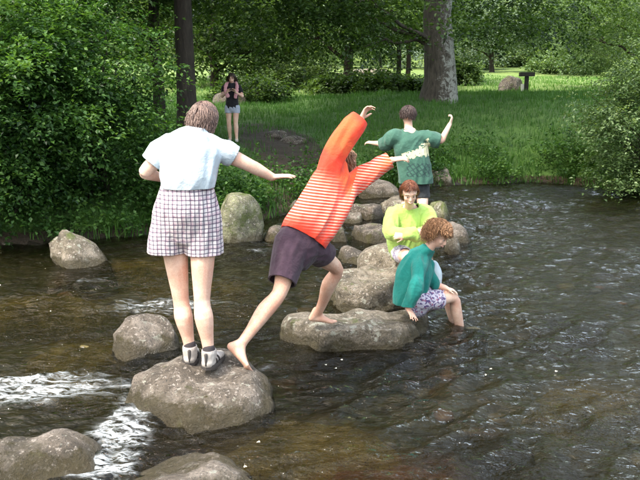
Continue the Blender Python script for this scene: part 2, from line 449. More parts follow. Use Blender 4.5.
# ------------------------------------------------------------------ boulders
_ico = {}
def ico(sub):
    if sub not in _ico:
        bm = bmesh.new(); bmesh.ops.create_icosphere(bm, subdivisions=sub, radius=1.0)
        bm.verts.ensure_lookup_table()
        _ico[sub] = (np.array([v.co[:] for v in bm.verts]), np.array([[v.index for v in f.verts] for f in bm.faces]))
        bm.free()
    return _ico[sub]
def rock(cx, cy, ztop, hx, hy, hz, mat, label, seed=0, yaw=0.0, e=2.6, tilt=(0, 0), rough=1.0, cuts=5, sub=4, group="boulders in the river", name="boulder", cat="boulder", kind=None, flat=0.0):
    """ztop: height of the top; hx, hy, hz: half sizes; e: boxiness; tilt: slope of the top along x, y."""
    n, f = ico(sub)
    r = random.Random(seed * 13 + 5)
    p = n / ((np.abs(n) ** e).sum(1) ** (1 / e))[:, None]
    for _ in range(cuts):                                   # broken faces
        k = V((r.uniform(-1, 1), r.uniform(-1, 1), r.uniform(-0.1, 0.55))).normalized()
        kk = np.array(k); dcut = r.uniform(0.66, 0.92)
        over = np.maximum(0, p @ kk - dcut)
        p = p - over[:, None] * kk * 0.85
    if flat: p[:, 2] = np.where(p[:, 2] > 0, np.minimum(p[:, 2], 1 - flat + 0.25 * (p[:, 2] - 1 + flat)), p[:, 2])
    sz = np.array([hx, hy, hz]); s = p * sz
    q = s + seed * 7.13
    a = min(hx, hy)
    disp = rough * (0.16 * a * fbm(q[:, 0] / a * 0.8, q[:, 1] / a * 0.8, q[:, 2] / a * 0.8, 3) + 0.030 * a ** 0.5 * fbm(q[:, 0] * 7, q[:, 1] * 7, q[:, 2] * 7, 4, 0.6))
    s = s + n * disp[:, None]
    s[:, 2] += s[:, 0] * tilt[0] + s[:, 1] * tilt[1]
    c, sn = math.cos(yaw), math.sin(yaw)
    x = s[:, 0] * c - s[:, 1] * sn; y = s[:, 0] * sn + s[:, 1] * c
    z = s[:, 2] - s[:, 2].max()
    me = mesh_np(name, np.stack([x, y, z], -1), f, [M[mat]])
    o = link(name, me, None, (cx, cy, ztop))
    return tag(o, label, cat, group, kind)
def rpx(u0, u1, vtop, vwat, depth, ztop, mat, label, seed, **kw):
    """A stone measured in the photo: its sides, its waterline row, and how deep and high it is."""
    yf = Yat(vwat); yc = yf + depth / 2
    cx = (P((u0 + u1) / 2, vwat, yc)).x
    hx = px(u1 - u0, yc) / 2
    zt = ztop if ztop is not None else P(320, vtop, yc + depth * 0.2).z
    kw.setdefault('hz', max(0.3, zt + 0.25) / 1.0)
    hz = kw.pop('hz')
    return rock(cx, yc, zt, hx, depth / 2, hz, mat, label, seed, **kw)

rk = rpx
# the five stones nearest the camera
r_woman = rpx(115, 282, 352, 438, 1.0, 0.27, 'rock', "large rounded granite boulder with the woman's sneakers on top", 1, sub=5, hz=0.42, e=2.3, cuts=3, rough=0.9)
rock(-1.64, 3.82, 0.19, 0.50, 0.40, 0.42, 'rock', "pinkish boulder with a mossy side cut by the lower left corner of the photo", 2, sub=5, e=2.6, cuts=5, rough=1.0)
rock(-0.70, 3.58, 0.18, 0.43, 0.40, 0.42, 'rock', "smooth rounded boulder cut by the bottom edge of the photo", 3, sub=5, e=2.2, cuts=3, rough=0.8)
rpx(111, 186, 312, 362, 0.62, 0.26, 'rock', "domed wet boulder behind the left side of the woman's boulder", 4, sub=5, hz=0.4, e=2.2, tilt=(-0.12, 0), cuts=5)
r_slab = rock(0.37, 6.02, 0.235, 0.66, 0.38, 0.30, 'rock_pale', "broad flat slab with the teal jacket child sitting at its end", 5, sub=5, e=3.8, yaw=0.20, cuts=6, rough=1.1, flat=0.28, tilt=(-0.02, -0.05))
# slabs and stones of the crossing behind
rock(0.55, 7.12, 0.33, 0.50, 0.48, 0.32, 'rock_pale', "pale broken slab between the flat slab and the girl in lime", 6, sub=5, e=3.4, yaw=-0.1, cuts=7, flat=0.2, rough=1.3)
rock(0.80, 7.72, 0.47, 0.42, 0.36, 0.42, 'rock_pale', "pale boulder the girl in lime is sitting on", 7, e=3.0, cuts=4, rough=0.8)
rpx(326, 370, 246, 268, 0.6, 0.19, 'rock_dark', "dark jagged boulder left of the pale broken slab", 8, e=2.8, rough=1.3)
rpx(350, 394, 219, 246, 0.8, 0.22, 'rock_dark', "large dark boulder left of the girl in lime", 9, e=3.4, flat=0.25, rough=1.3)
rpx(350, 384, 196, 224, 0.9, 0.27, 'rock_dark', "dark mossy topped boulder beside the orange shirt", 10, e=3.4, flat=0.25, rough=1.3)
rpx(372, 410, 189, 218, 1.0, 0.30, 'rock_pale', "pale flat topped boulder behind the girl's head", 11, e=3.2, flat=0.2)
rpx(357, 398, 179, 200, 1.2, 0.32, 'rock', "long low slab under the sleeve of the orange shirt", 12, e=3.6, flat=0.35)
rpx(427, 452, 197, 225, 0.7, 0.32, 'rock_moss', "small mossy green boulder right of the girl in lime", 13, e=3.0)
rpx(433, 472, 220, 247, 0.5, 0.30, 'rock', "brown sloping boulder behind the curly haired child", 14, tilt=(-0.28, 0), e=2.6)
rpx(443, 461, 236, 258, 0.36, 0.24, 'rock_pale', "small tan stone just right of the curly hair", 15, e=2.5, sub=4)
rpx(323, 350, 222, 245, 0.5, 0.24, 'rock_dark', "low dark stone under the hem of the orange shirt", 16, rough=1.2, sub=4)
rpx(326, 362, 205, 226, 0.7, 0.17, 'rock', "brownish stone touching the front of the orange shirt", 17, e=3.2, flat=.25, sub=4)
rpx(424, 452, 170, 186, 0.7, 0.36, 'rock_pale', "flat pale stone at the bank right of the green shirt", 18, e=3.4, flat=0.3, sub=4)
rock(1.98, 15.5, 0.62, 0.26, 0.3, 0.3, 'rock_pale', "small pale stone on the bank above the flat one", 19, e=3, sub=4)
rock(1.02, 8.75, 0.36, 0.36, 0.36, 0.45, 'rock', "stepping stone the person in green stands on", 20, e=2.8)
rpx(392, 425, 176, 196, 0.9, 0.30, 'rock_dark', "dark boulder behind the green shirt's hem", 21, e=2.8)
# left side
rpx(52, 124, 232, 270, 0.75, 0.40, 'rock_pale', "pointed pale boulder standing alone in front of the leafy bank", 22, e=1.8, cuts=9, tilt=(-0.75, 0), rough=1.4, hz=0.30)
rpx(213, 263, 198, 246, 0.60, 0.66, 'rock_moss', "upright boulder covered in pale green lichen behind the woman", 23, e=3.4, cuts=4, rough=0.7, hz=0.6)
rpx(262, 290, 214, 244, 0.5, 0.20, 'rock_dark', "low dark stone beside the lichen covered boulder", 24, sub=4)
rpx(285, 318, 200, 216, 0.7, 0.22, 'rock_dark', "dark stone in shade at the foot of the bare bank", 25, sub=4)
rpx(455, 488, 326, 334, 0.16, 0.035, 'rock_moss', "small low stone breaking the surface beside the child's foot", 26, hz=0.2, sub=4)
# stones lying under the surface
SUBG = "stones lying under the water"
for (x, y, z, a, b_, sd, mt_, lb) in [
    (-1.62, 5.80, 0.02, 0.72, 0.34, 31, 'rock_sunken', "mossy boulder awash left of the domed boulder"),
    (-2.55, 7.3, -0.01, 0.7, 0.3, 32, 'rock_sunken', "yellowish sunken boulder below the pointed one"),
    (-1.35, 7.9, -0.02, 0.7, 0.3, 33, 'rock_sunken', "sunken boulder between pointed boulder and lichen covered boulder"),
    (-0.12, 4.30, -0.03, 0.60, 0.36, 34, 'rock_sunken', "sunken ledge right of the woman's boulder"),
    (0.40, 3.95, -0.09, 0.50, 0.26, 35, 'rock_rust', "rust coloured sunken stone near the bottom edge"),
    (1.0, 4.5, -0.16, 0.36, 0.24, 36, 'rock_dark', "dark sunken stone below the flat slab"),
    (1.9, 5.2, -0.12, 0.5, 0.26, 37, 'rock_sunken', "sunken stone in open water right of the child's foot"),
    (2.3, 6.9, -0.15, 0.42, 0.3, 38, 'rock', "sunken stone far out in the open river"),
    (-0.55, 6.5, -0.05, 0.45, 0.3, 39, 'rock_dark', "sunken stone in the gap behind the leaping teenager"),
    (1.45, 4.1, -0.15, 0.3, 0.24, 40, 'rock_dark', "sunken stone near the bottom right part of the river"),
    (-2.1, 9.0, -0.01, 0.5, 0.25, 41, 'rock_sunken', "sunken mossy stone in shade below the bushes")]:
    rock(x, y, z, a, b_, 0.3, mt_, lb, sd, e=3.0, flat=0.35, sub=4, group=SUBG, name="sunken_boulder")

# loose cobbles on the riverbed (uncountable)
cv, cf, off = [], [], 0
n3_, f3_ = ico(2)
for k in range(260):
    x = RNG.uniform(-3.2, 4.2); y = RNG.uniform(3.4, 9.5)
    s = RNG.uniform(0.025, 0.10)
    z = float(ground_h(np.array([x]), np.array([y]))[0])
    if bank_dist(np.array([x]), np.array([y]))[0] > -0.1: continue
    q = n3_ * np.array([s * RNG.uniform(.8, 1.5), s, s * RNG.uniform(.4, .7)])
    q = q * (1 + 0.18 * pn3(n3_[:, 0] * 1.5 + k, n3_[:, 1] * 1.5, n3_[:, 2] * 1.5))[:, None]
    cv.append(q + np.array([x, y, z + s * 0.2])); cf.append(f3_ + off); off += len(n3_)
m, nt, ns, ln, b = nm("cobble_stone")
g = geo(nt)
c = ramp(nt, g.outputs["Random Per Island"], [(0, (0.03, 0.026, 0.016)), (0.5, (0.055, 0.048, 0.028)), (0.8, (0.09, 0.07, 0.038)), (0.93, (0.15, 0.13, 0.09)), (1, (0.20, 0.08, 0.03))])
ln.new(c, b.inputs["Base Color"]); b.inputs["Roughness"].default_value = 0.5
M['cobble'] = m
o = link("cobbles", mesh_np("cobbles", np.concatenate(cv), np.concatenate(cf), [M['cobble']]))
tag(o, "loose brown and rusty cobbles scattered over the riverbed", kind='stuff')

# ------------------------------------------------------------------ vegetation builders
def leaf_arrays(pos, direc, normal, length, width, tone, fold=0.25):
    """Each leaf: a pointed blade folded along its midrib (4 vertices, 2 triangles)."""
    d = direc / np.linalg.norm(direc, axis=1)[:, None]
    s = np.cross(d, normal); s /= np.linalg.norm(s, axis=1)[:, None] + 1e-9
    nn = np.cross(s, d)
    L = length[:, None]; W = width[:, None]
    a = pos; t = pos + d * L - nn * L * 0.12
    l = pos + d * L * 0.45 + s * W + nn * W * fold
    r = pos + d * L * 0.45 - s * W + nn * W * fold
    v = np.stack([a, l, t, r], 1).reshape(-1, 3)
    k = np.arange(len(pos))[:, None] * 4
    f = np.concatenate([k + [0, 2, 1], k + [0, 3, 2]], 0)
    return v, f, np.repeat(tone, 4)
def twig_leaves(start, direc, tlen, nleaf, lsize, rng, tone0, flat=0.35, curve=0.35, aspect=0.32):
    """Leaves set alternately along drooping twigs, blades roughly level so that their upper sides catch the light."""
    n = len(start)
    t = (np.arange(nleaf)[None, :] + rng.random((n, nleaf))) / nleaf
    d = direc / np.linalg.norm(direc, axis=1)[:, None]
    up = np.array([0, 0, 1.0])
    side = np.cross(d, up); side /= np.linalg.norm(side, axis=1)[:, None] + 1e-6
    pos = start[:, None] + d[:, None] * (tlen[:, None] * t)[..., None]
    pos[..., 2] -= curve * tlen[:, None] * t ** 2
    sg = np.where((np.arange(nleaf) % 2) == 0, 1.0, -1.0)[None, :, None]
    ld = side[:, None] * sg * 0.8 + d[:, None] * 0.6 + rng.normal(size=pos.shape) * 0.35
    ld[..., 2] -= 0.15
    nrm = up + rng.normal(size=pos.shape) * flat
    jit = rng.normal(size=pos.shape) * lsize * 0.35
    ln_ = lsize * rng.uniform(0.6, 1.15, (n, nleaf))
    tone = np.clip(tone0[:, None] + rng.normal(size=(n, nleaf)) * 0.16, 0, 1)
    return leaf_arrays((pos + jit).reshape(-1, 3), ld.reshape(-1, 3), nrm.reshape(-1, 3), ln_.ravel(), ln_.ravel() * aspect, tone.ravel())
def tube(pts, radii, seg=7, wob=0.0, rng=None):
    pts = [V(p) for p in pts]
    vs_, fs_ = [], []
    for i, p in enumerate(pts):
        t = (pts[min(i + 1, len(pts) - 1)] - pts[max(i - 1, 0)]).normalized()
        a = t.cross(V((0.13, 1, 0.07)) if abs(t.y) < 0.9 else V((1, 0, 0.1))).normalized(); b_ = t.cross(a)
        for k in range(seg):
            an = 2 * math.pi * k / seg
            r = radii[i] * (1 + (rng.uniform(-wob, wob) if rng and wob else 0))
            vs_.append(p + a * math.cos(an) * r + b_ * math.sin(an) * r)
    for i in range(len(pts) - 1):
        for k in range(seg):
            k2 = (k + 1) % seg
            fs_.append((i * seg + k, i * seg + k2, (i + 1) * seg + k2, (i + 1) * seg + k))
    return vs_, fs_
def join(parts):
    v, f, o = [], [], 0
    for a, b_ in parts:
        v += list(a); f += [tuple(i + o for i in q) for q in b_]; o += len(a)
    return v, f
def limb_path(a, b_, r, n=7, sag=0.1, wob=0.12):
    a, b_ = V(a), V(b_); L = (b_ - a).length; out = []
    for i in range(n + 1):
        t = i / n
        q = a.lerp(b_, t) + V((r.uniform(-1, 1), r.uniform(-1, 1), r.uniform(-1, 1))) * wob * L * math.sin(math.pi * t) * 0.35
        q.z += sag * L * math.sin(math.pi * t)
        out.append(q)
    return out
def tree(name, label, base, height, tr, blobs, mat, leaf, ntwig, seed, bark='bark', twig=0.55, nleaf=14, lean=(0, 0), limbs=9,
         cat="tree", group=None, shell=0.55, trunk=True, aspect=0.34, flare=1.5, cluster=9, spread=0.55, tfrac=0.75, zmin=None, limb_z=None):
    """blobs: (x, y, z, rx, ry, rz) relative to the base; leaves grow on twigs grouped in sprays inside them."""
    r = random.Random(seed); rng = np.random.default_rng(seed)
    base = V(base)
    root = empty(name, base, label, cat, group)
    blobs = np.array(blobs, float)
    vol = (blobs[:, 3] * blobs[:, 4] * blobs[:, 5]) ** 0.7; vol /= vol.sum()
    ncl = max(3, ntwig // cluster)
    idx = rng.choice(len(blobs), ncl, p=vol)
    dirs = rng.normal(size=(ncl, 3)); dirs /= np.linalg.norm(dirs, axis=1)[:, None]
    rad = shell + (1 - shell) * rng.random(ncl) ** 0.6
    cc = blobs[idx, :3] + dirs * blobs[idx, 3:6] * rad[:, None]
    if zmin is not None: cc[:, 2] = np.maximum(cc[:, 2], zmin)
    ctone = np.clip(0.45 + rng.normal(size=ncl) * 0.24, 0.02, 0.98)
    cid = rng.integers(0, ncl, ntwig)
    st = cc[cid] + rng.normal(size=(ntwig, 3)) * spread * np.array([1, 1, 0.45])
    out = st - blobs[idx[cid], :3]; out /= np.linalg.norm(out, axis=1)[:, None] + 1e-6
    dr = out * 0.7 + rng.normal(size=(ntwig, 3)) * 0.55; dr[:, 2] = dr[:, 2] * 0.6 + 0.05
    v, f, tn = twig_leaves(st, dr, twig * rng.uniform(0.6, 1.3, ntwig), nleaf, leaf, rng, ctone[cid], aspect=aspect)
    o = link("crown", mesh_np("crown", v, f, [M[mat]], smooth=False, attrs={'tone': tn}), root)
    o['kind'] = 'stuff'
    if trunk:
        top = V((lean[0], lean[1], height * tfrac))
        ps, rs = [], []
        for i in range(11):
            t = i / 10
            ps.append(V((lean[0] * t + r.uniform(-1, 1) * tr * 0.25 * (t > 0), lean[1] * t + r.uniform(-1, 1) * tr * 0.25 * (t > 0), top.z * t - 0.3 * (1 - t))))
            rs.append(tr * ((1 + (flare - 1) * max(0, 1 - t * 9) ** 1.5) * (1 - 0.62 * t)))
        pr = [tube(ps, rs, 14, 0.05, r)]
        order = [k for k in sorted(range(ncl), key=lambda k: r.random()) if limb_z is None or cc[k][2] > limb_z or cc[k][0] < -1.0][:limbs]
        for k in order:
            c = V(cc[k]); t = max(0.28, min(0.95, (c.z - 0.25 * math.hypot(c.x, c.y)) / max(0.1, top.z)))
            a = ps[int(t * 10)]
            pth = limb_path(a, c, r)
            r0 = rs[int(t * 10)] * (0.5 if limb_z is None or c.z > limb_z else 0.16)
            pr.append(tube(pth, [r0 * (1 - 0.85 * i / 7) for i in range(8)], 7))
            for _ in range(2):
                q = pth[r.randint(3, 6)]
                e2 = q + (c - a) * 0.3 + V((r.uniform(-1, 1), r.uniform(-1, 1), r.uniform(-0.3, 0.7))) * (c - a).length * 0.25
                pr.append(tube(limb_path(q, e2, r, 5), [r0 * 0.38 * (1 - 0.85 * i / 5) for i in range(6)], 5))
        v, f = join(pr)
        link("trunk", mesh_py("trunk", v, f, [M[bark]]), root)
    return root
def shrub(name, label, base, blobs, mat, leaf, ntwig, seed, stems=9, **kw):
    kw.setdefault('cat', 'shrub')
    root = tree(name, label, base, 1, 0.05, blobs, mat, leaf, ntwig, seed, trunk=False, **kw)
    r = random.Random(seed + 1); pr = []
    B = list(blobs)
    for k in range(stems):
        q = B[k % len(B)]
        e = V((q[0] + r.uniform(-.7, .7) * q[3], q[1] + r.uniform(-.7, .7) * q[4], q[2] + r.uniform(-.3, .8) * q[5]))
        a = V((r.uniform(-.25, .25), r.uniform(-.2, .2), -0.25))
        r0 = r.uniform(0.018, 0.04)
        pth = limb_path(a, e, r, 8, sag=0.06, wob=0.2)
        pr.append(tube(pth, [r0 * (1 - 0.8 * i / 8) for i in range(9)], 6))
        for _ in range(4):
            s = pth[r.randint(3, 7)]
            e2 = s + V((r.uniform(-1, 1), r.uniform(-1, 1), r.uniform(-.2, .6))) * 0.6
            pr.append(tube(limb_path(s, e2, r, 4), [r0 * 0.35 * (1 - 0.8 * i / 4) for i in range(5)], 4))
    v, f = join(pr)
    link("stem", mesh_py("stem", v, f, [M['bark']]), root)
    return root
def gz(x, y): return float(ground_h(np.array([x]), np.array([y]))[0])

# big oak on the bank
ox, oy = 3.22, 21.6
oz = gz(ox, oy)
low = []
def lb(u, v, Y, rx, ry, rz):          # a bough of the oak measured in the photo
    p = P(u, v, Y); return (p.x - ox, p.y - oy, p.z - oz, rx, ry, rz)
oak_blobs = [(-1.6, 0, 6.2, 4.6, 4.2, 2.2), (-2.8, 0, 7.6, 3.6, 3.6, 2.0), (0.2, 0.6, 7.8, 3.2, 3.2, 1.8),
             lb(310, 14, 19.0, 1.5, 1.3, 0.35), lb(355, 8, 18.5, 1.4, 1.4, 0.45), lb(350, 40, 20.5, 1.3, 1.2, 0.40), lb(392, 42, 24.0, 1.0, 0.9, 0.3),
             lb(505, 6, 25, 1.6, 1.3, 0.6), lb(492, 30, 22.5, 0.8, 0.9, 0.3), lb(550, 2, 25.5, 1.7, 1.3, 0.6), lb(600, 0, 26, 1.5, 1.3, 0.6),
             lb(262, 0, 19, 1.4, 1.4, 0.35), lb(520, 28, 22, 1.4, 1.2, 0.35)]
tree("oak_tree", "big oak with a lichen spotted trunk at the top of the grassy bank", (ox, oy, oz), 12, 0.47, oak_blobs, 'leaf_oak', 0.125, 6100, 11,
     bark='bark_oak', twig=0.8, nleaf=16, limbs=22, flare=1.28, aspect=0.36, spread=0.42, cluster=16, tfrac=0.7, limb_z=4.6)

# shrubs and trees of the left bank
def L3(x, y, *bl): return (x, y, gz(x, y))
shrub("hazel_bush", "broad bright hazel bush overhanging the water at the left edge", (-4.5, 10.6, gz(-4.5, 10.6)),
      [(0, 0, 1.0, 1.3, 1.0, 0.9), (-0.5, -0.3, 2.1, 1.5, 1.1, 0.9), (0.5, -0.5, 1.5, 1.1, 0.9, 0.8), (-0.2, -0.9, 0.5, 1.2, 0.5, 0.35)], 'leaf_hazel', 0.072, 3400, 21, stems=12, nleaf=14, twig=0.5, spread=0.17, cluster=20)
shrub("hazel_bush", "leafy hazel bush between the left edge bush and the woman", (-3.3, 11.4, gz(-3.3, 11.4)),
      [(0, 0, 0.9, 0.95, 0.9, 0.8), (-0.1, 0, 1.9, 0.9, 0.9, 0.8), (-0.5, -0.4, 1.4, 0.9, 0.8, 0.7), (0.9, 0.2, 0.35, 0.8, 0.6, 0.35)], 'leaf_hazel', 0.072, 2500, 22, stems=10, nleaf=14, twig=0.5, spread=0.2, cluster=12)
tree("hazel_tree", "tall leafy hazel rising over the bushes at the upper left", (-4.4, 13.2, gz(-4.4, 13.2)), 5.5, 0.11,
     [(-0.6, 0, 2.6, 1.4, 1.4, 1.1), (-0.3, -0.6, 3.6, 1.4, 1.3, 0.9), (-1.4, 0, 4.2, 1.5, 1.3, 1)], 'leaf_hazel', 0.085, 2400, 23, twig=0.55, nleaf=14, spread=0.3, cluster=12)
tree("dark_trunked_tree", "dark straight trunked tree behind the woman's head", (P(188, 100, 15.5).x, 15.5, gz(-2.6, 15.5)), 12, 0.21,
     [(-0.6, 0, 5.6, 2.6, 2.4, 1.4), (-1.4, -1, 4.3, 2.0, 1.8, 1.0), (0.8, -1.0, 4.0, 1.3, 1.2, 0.6), (-0.6, 0, 7.4, 2.2, 2.2, 1.2), (3.2, -0.5, 8.8, 3.4, 3.2, 1.2), (5.0, 0.2, 10.0, 3.6, 3.4, 1.3)], 'leaf_oak', 0.12, 4300, 24, twig=0.6, nleaf=14, limbs=22, spread=0.35, cluster=13)  # rightmost high blobs: unseen crown added to cast shade on the right bank
tree("dark_trunked_tree", "slimmer shaded trunk just left of the dark straight one", (P(158, 100, 17.5).x, 17.5, gz(-3.7, 17.5)), 9, 0.15,
     [(0, 0, 5.0, 2.8, 2.6, 1.6), (-1, -0.5, 3.6, 2.0, 1.8, 1.0), (0, 0, 7, 2.4, 2.4, 1.4)], 'leaf_oak', 0.13, 2000, 25, twig=0.6, nleaf=14, spread=0.35, cluster=12)
tree("broadleaf_tree", "shaded broadleaf tree deep behind the hazel bushes", (-7.0, 16.5, gz(-7, 16.5)), 10, 0.25,
     [(0, 0, 4.2, 3.6, 3, 2.4), (0, 0, 7.5, 3.4, 3, 2), (1.0, -1.5, 2.2, 2.4, 1.6, 1.2)], 'leaf_oak', 0.15, 2200, 26, twig=0.65, nleaf=14, spread=0.4, cluster=12)
tree("broadleaf_tree", "wide tree filling the upper left corner of the photo", (-8.2, 12.8, gz(-8.2, 12.8)), 9, 0.22,
     [(0, 0, 3.2, 2.6, 2.2, 2.0), (0.4, -0.4, 6.0, 3.2, 2.8, 2), (1.6, -1.0, 4.4, 2.0, 1.6, 1.0)], 'leaf_hazel', 0.12, 2400, 27, twig=0.6, nleaf=14, spread=0.35, cluster=12)

# right hand side
shrub("willow_shrub", "pale green willow shrub leaning over the water at the right edge", (6.9, 14.9, gz(6.9, 14.9)),
      [(-0.3, 0, 0.9, 1.3, 0.9, 0.8), (-0.9, -0.2, 1.3, 1.1, 0.8, 0.5), (0.3, 0, 1.9, 1.5, 1.1, 0.9), (-0.9, -0.6, 0.3, 0.7, 0.5, 0.4), (0.7, -0.5, 0.9, 1.2, 1.0, 1.0)], 'leaf_willow', 0.075, 3000, 31, stems=12, nleaf=15, twig=0.5, spread=0.2, cluster=12, aspect=0.30)
tree("ash_tree", "darker tree behind the willow shrub in the upper right corner", (13.0, 31, gz(13.0, 31)), 4.6, 0.16,
     [(-0.4, 0, 1.7, 3.2, 2.0, 1.3), (-1.4, -0.5, 2.7, 2.8, 2, 0.8), (0.8, 0, 2.9, 2.8, 2, 0.8)], 'leaf_willow', 0.10, 2600, 32, twig=0.6, nleaf=14, spread=0.35, cluster=12)

# trees standing in and beyond the meadow
def far_tree(u, vbase, Y, h, w, label, mat, seed, tr=0.18, name="meadow_tree", nt_=800, leaf=0.22, low_=0.25, group="trees scattered over the meadow"):
    p = P(u, vbase, Y); x = p.x
    z = gz(x, Y)
    rr = random.Random(seed)
    bl = [(0, 0, h * (0.5 + low_ * 0.5), w, w * 0.8, h * 0.26), (rr.uniform(-.4, .4) * w, 0, h * 0.72, w * 0.75, w * 0.7, h * 0.22),
          (-w * 0.55, rr.uniform(-.4, .1) * w, h * (low_ + 0.18), w * 0.6, w * 0.5, h * 0.14), (w * 0.5, rr.uniform(-.4, .1) * w, h * (low_ + 0.2), w * 0.6, w * 0.5, h * 0.14)]
    return tree(name, label, (x, Y, z), h, tr, bl, mat, leaf, nt_, seed, twig=leaf * 4.2, nleaf=12, limbs=10, cluster=8, spread=w * 0.14, group=group)
far_tree(348, 85, 31, 5.5, 2.6, "small dark tree with a forked trunk left of the big oak", 'leaf_oak', 41, tr=0.22, nt_=1000, leaf=0.17, low_=0.22)
far_tree(398, 88, 34, 6, 2.2, "thin tree in shade just left of the oak trunk", 'leaf_oak', 42, tr=0.12, nt_=900, leaf=0.18)
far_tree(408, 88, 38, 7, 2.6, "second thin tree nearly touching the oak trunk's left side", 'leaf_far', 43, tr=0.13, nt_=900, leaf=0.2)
far_tree(491, 78, 58, 5.2, 3.4, "dark round tree on its own in the sunlit meadow", 'leaf_haze', 44, tr=0.2, nt_=1000, leaf=0.24, low_=0.3)
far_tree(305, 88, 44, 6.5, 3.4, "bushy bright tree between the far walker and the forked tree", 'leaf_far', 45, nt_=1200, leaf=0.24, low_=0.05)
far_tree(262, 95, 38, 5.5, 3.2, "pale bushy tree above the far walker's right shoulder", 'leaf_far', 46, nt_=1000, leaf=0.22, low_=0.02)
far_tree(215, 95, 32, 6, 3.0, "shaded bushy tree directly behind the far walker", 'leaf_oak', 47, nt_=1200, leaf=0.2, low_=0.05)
far_tree(450, 78, 70, 8, 4.5, "hazy grey green tree right of the oak trunk", 'leaf_haze', 48, nt_=1000, leaf=0.3, low_=0.05)
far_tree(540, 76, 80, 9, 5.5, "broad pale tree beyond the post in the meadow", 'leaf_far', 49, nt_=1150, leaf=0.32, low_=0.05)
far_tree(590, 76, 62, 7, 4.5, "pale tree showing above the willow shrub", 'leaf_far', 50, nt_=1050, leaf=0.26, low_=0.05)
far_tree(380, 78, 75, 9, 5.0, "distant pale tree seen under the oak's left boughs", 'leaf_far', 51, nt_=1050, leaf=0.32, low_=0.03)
far_tree(335, 78, 90, 10, 6.0, "farthest pale tree left of the oak", 'leaf_haze', 52, nt_=1000, leaf=0.36, low_=0.03)
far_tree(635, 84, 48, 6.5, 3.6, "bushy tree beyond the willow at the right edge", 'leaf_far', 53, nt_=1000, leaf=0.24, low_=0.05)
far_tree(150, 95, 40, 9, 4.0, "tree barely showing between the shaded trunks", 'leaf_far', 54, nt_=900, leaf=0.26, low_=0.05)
# small bushes along the meadow edge
def far_bush(u, vb, Y, w, h, label, mat, seed, n_=420, leaf=0.13):
    p = P(u, vb, Y); z = gz(p.x, Y)
    return shrub("meadow_bush", label, (p.x, Y, z), [(0, 0, h * 0.45, w, w * 0.7, h * 0.45)], mat, leaf, n_, seed, stems=4, nleaf=12, twig=0.4, spread=w * 0.12, cluster=8, zmin=0.1,
                 group="low bushes along the meadow edge", cat="bush")
far_bush(375, 92, 27, 1.0, 0.8, "dark low bush on the bank left of the oak trunk", 'leaf_oak', 61)
far_bush(398, 92, 26.5, 0.7, 0.6, "smaller dark bush close against the oak trunk", 'leaf_oak', 62, 300)
far_bush(345, 92, 28, 1.2, 0.7, "dark bush under the forked tree", 'leaf_oak', 63)
far_bush(461, 84, 33, 0.6, 1.1, "pale bush right of the oak trunk", 'leaf_willow', 64, 500)
far_bush(285, 96, 30, 1.3, 0.9, "pale low bush in the light behind the far walker", 'leaf_willow', 65)
far_bush(315, 92, 34, 1.1, 0.8, "round pale bush on the left part of the meadow edge", 'leaf_willow', 66)
far_bush(250, 98, 26, 1.1, 0.8, "shaded low bush at the far walker's side", 'leaf_oak', 67)
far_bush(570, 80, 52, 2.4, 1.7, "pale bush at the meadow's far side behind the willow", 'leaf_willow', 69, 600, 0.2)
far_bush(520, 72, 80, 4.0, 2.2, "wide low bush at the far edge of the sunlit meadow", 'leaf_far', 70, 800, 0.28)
far_bush(468, 74, 66, 2.6, 2.4, "grey green bush between the oak and the lone round tree", 'leaf_haze', 71, 700, 0.24)

# wooded hillside closing the view: no single tree can be told apart
rng = np.random.default_rng(91)
n_ = 9500
x = rng.uniform(-190, 200, n_); y = 100 + 210 * rng.random(n_) ** 1.3
z = ground_h(x, y, False) + rng.uniform(0.5, 9, n_)
nn_ = pn3(x * 0.05, y * 0.05, 0 * x)
ok = nn_ > -0.35
st = np.stack([x, y, z], -1)[ok]
dr = rng.normal(size=st.shape)
v, f, tn = twig_leaves(st, dr, np.full(len(st), 5.5), 9, 2.3, rng, np.clip(0.5 + 0.5 * nn_[ok], 0, 1), aspect=0.42)
o = link("hillside_wood", mesh_np("hillside_wood", v, f, [M['leaf_haze']], smooth=False, attrs={'tone': tn}))
tag(o, "hazy wooded hillside closing the view beyond the meadow", kind='stuff')

# grass on the bank
def blades(n, xr, yr, h, wd, seed, dens=None, tone=0.45, lean=0.45):
    rng = np.random.default_rng(seed)
    x = rng.uniform(*xr, n); y = rng.uniform(*yr, n)
    keep = bank_dist(x, y) > -0.06
    if dens is not None: keep &= rng.random(n) < dens(x, y)
    x, y = x[keep], y[keep]; n = len(x)
    z = ground_h(x, y) - 0.02
    tuft = pn3(x * 1.3, y * 1.3, 0 * x + 6); t2 = pn3(x * 0.4, y * 0.4, 0 * x + 16)
    hh = h * rng.uniform(0.5, 1.2, n) * (1 + 0.7 * tuft)
    an = rng.uniform(0, 2 * math.pi, n)
    d = np.stack([np.cos(an), np.sin(an), 0 * an], -1)
    s = np.stack([-np.sin(an), np.cos(an), 0 * an], -1)
    p = np.stack([x, y, z], -1)
    W = (wd * rng.uniform(0.6, 1.3, n))[:, None]; H = hh[:, None]
    le = (lean * rng.uniform(0.2, 1.3, n))[:, None]
    up = np.array([0, 0, 1.0])
    a = p - s * W; b_ = p + s * W
    c1 = p + up * H * 0.6 + d * H * le * 0.4 + s * W * 0.7; c2 = c1 - s * W * 1.4
    t = p + up * H * (1 - 0.3 * le) + d * H * le
    v = np.stack([a, b_, c1, c2, t], 1).reshape(-1, 3)
    k = np.arange(n)[:, None] * 5
    f = np.concatenate([k + [0, 1, 2], k + [0, 2, 3], k + [3, 2, 4]], 0)
    tn = np.clip(tone + 0.25 * tuft + 0.3 * t2 + rng.normal(size=n) * 0.13, 0, 1)
    return v, f, np.repeat(tn, 5)
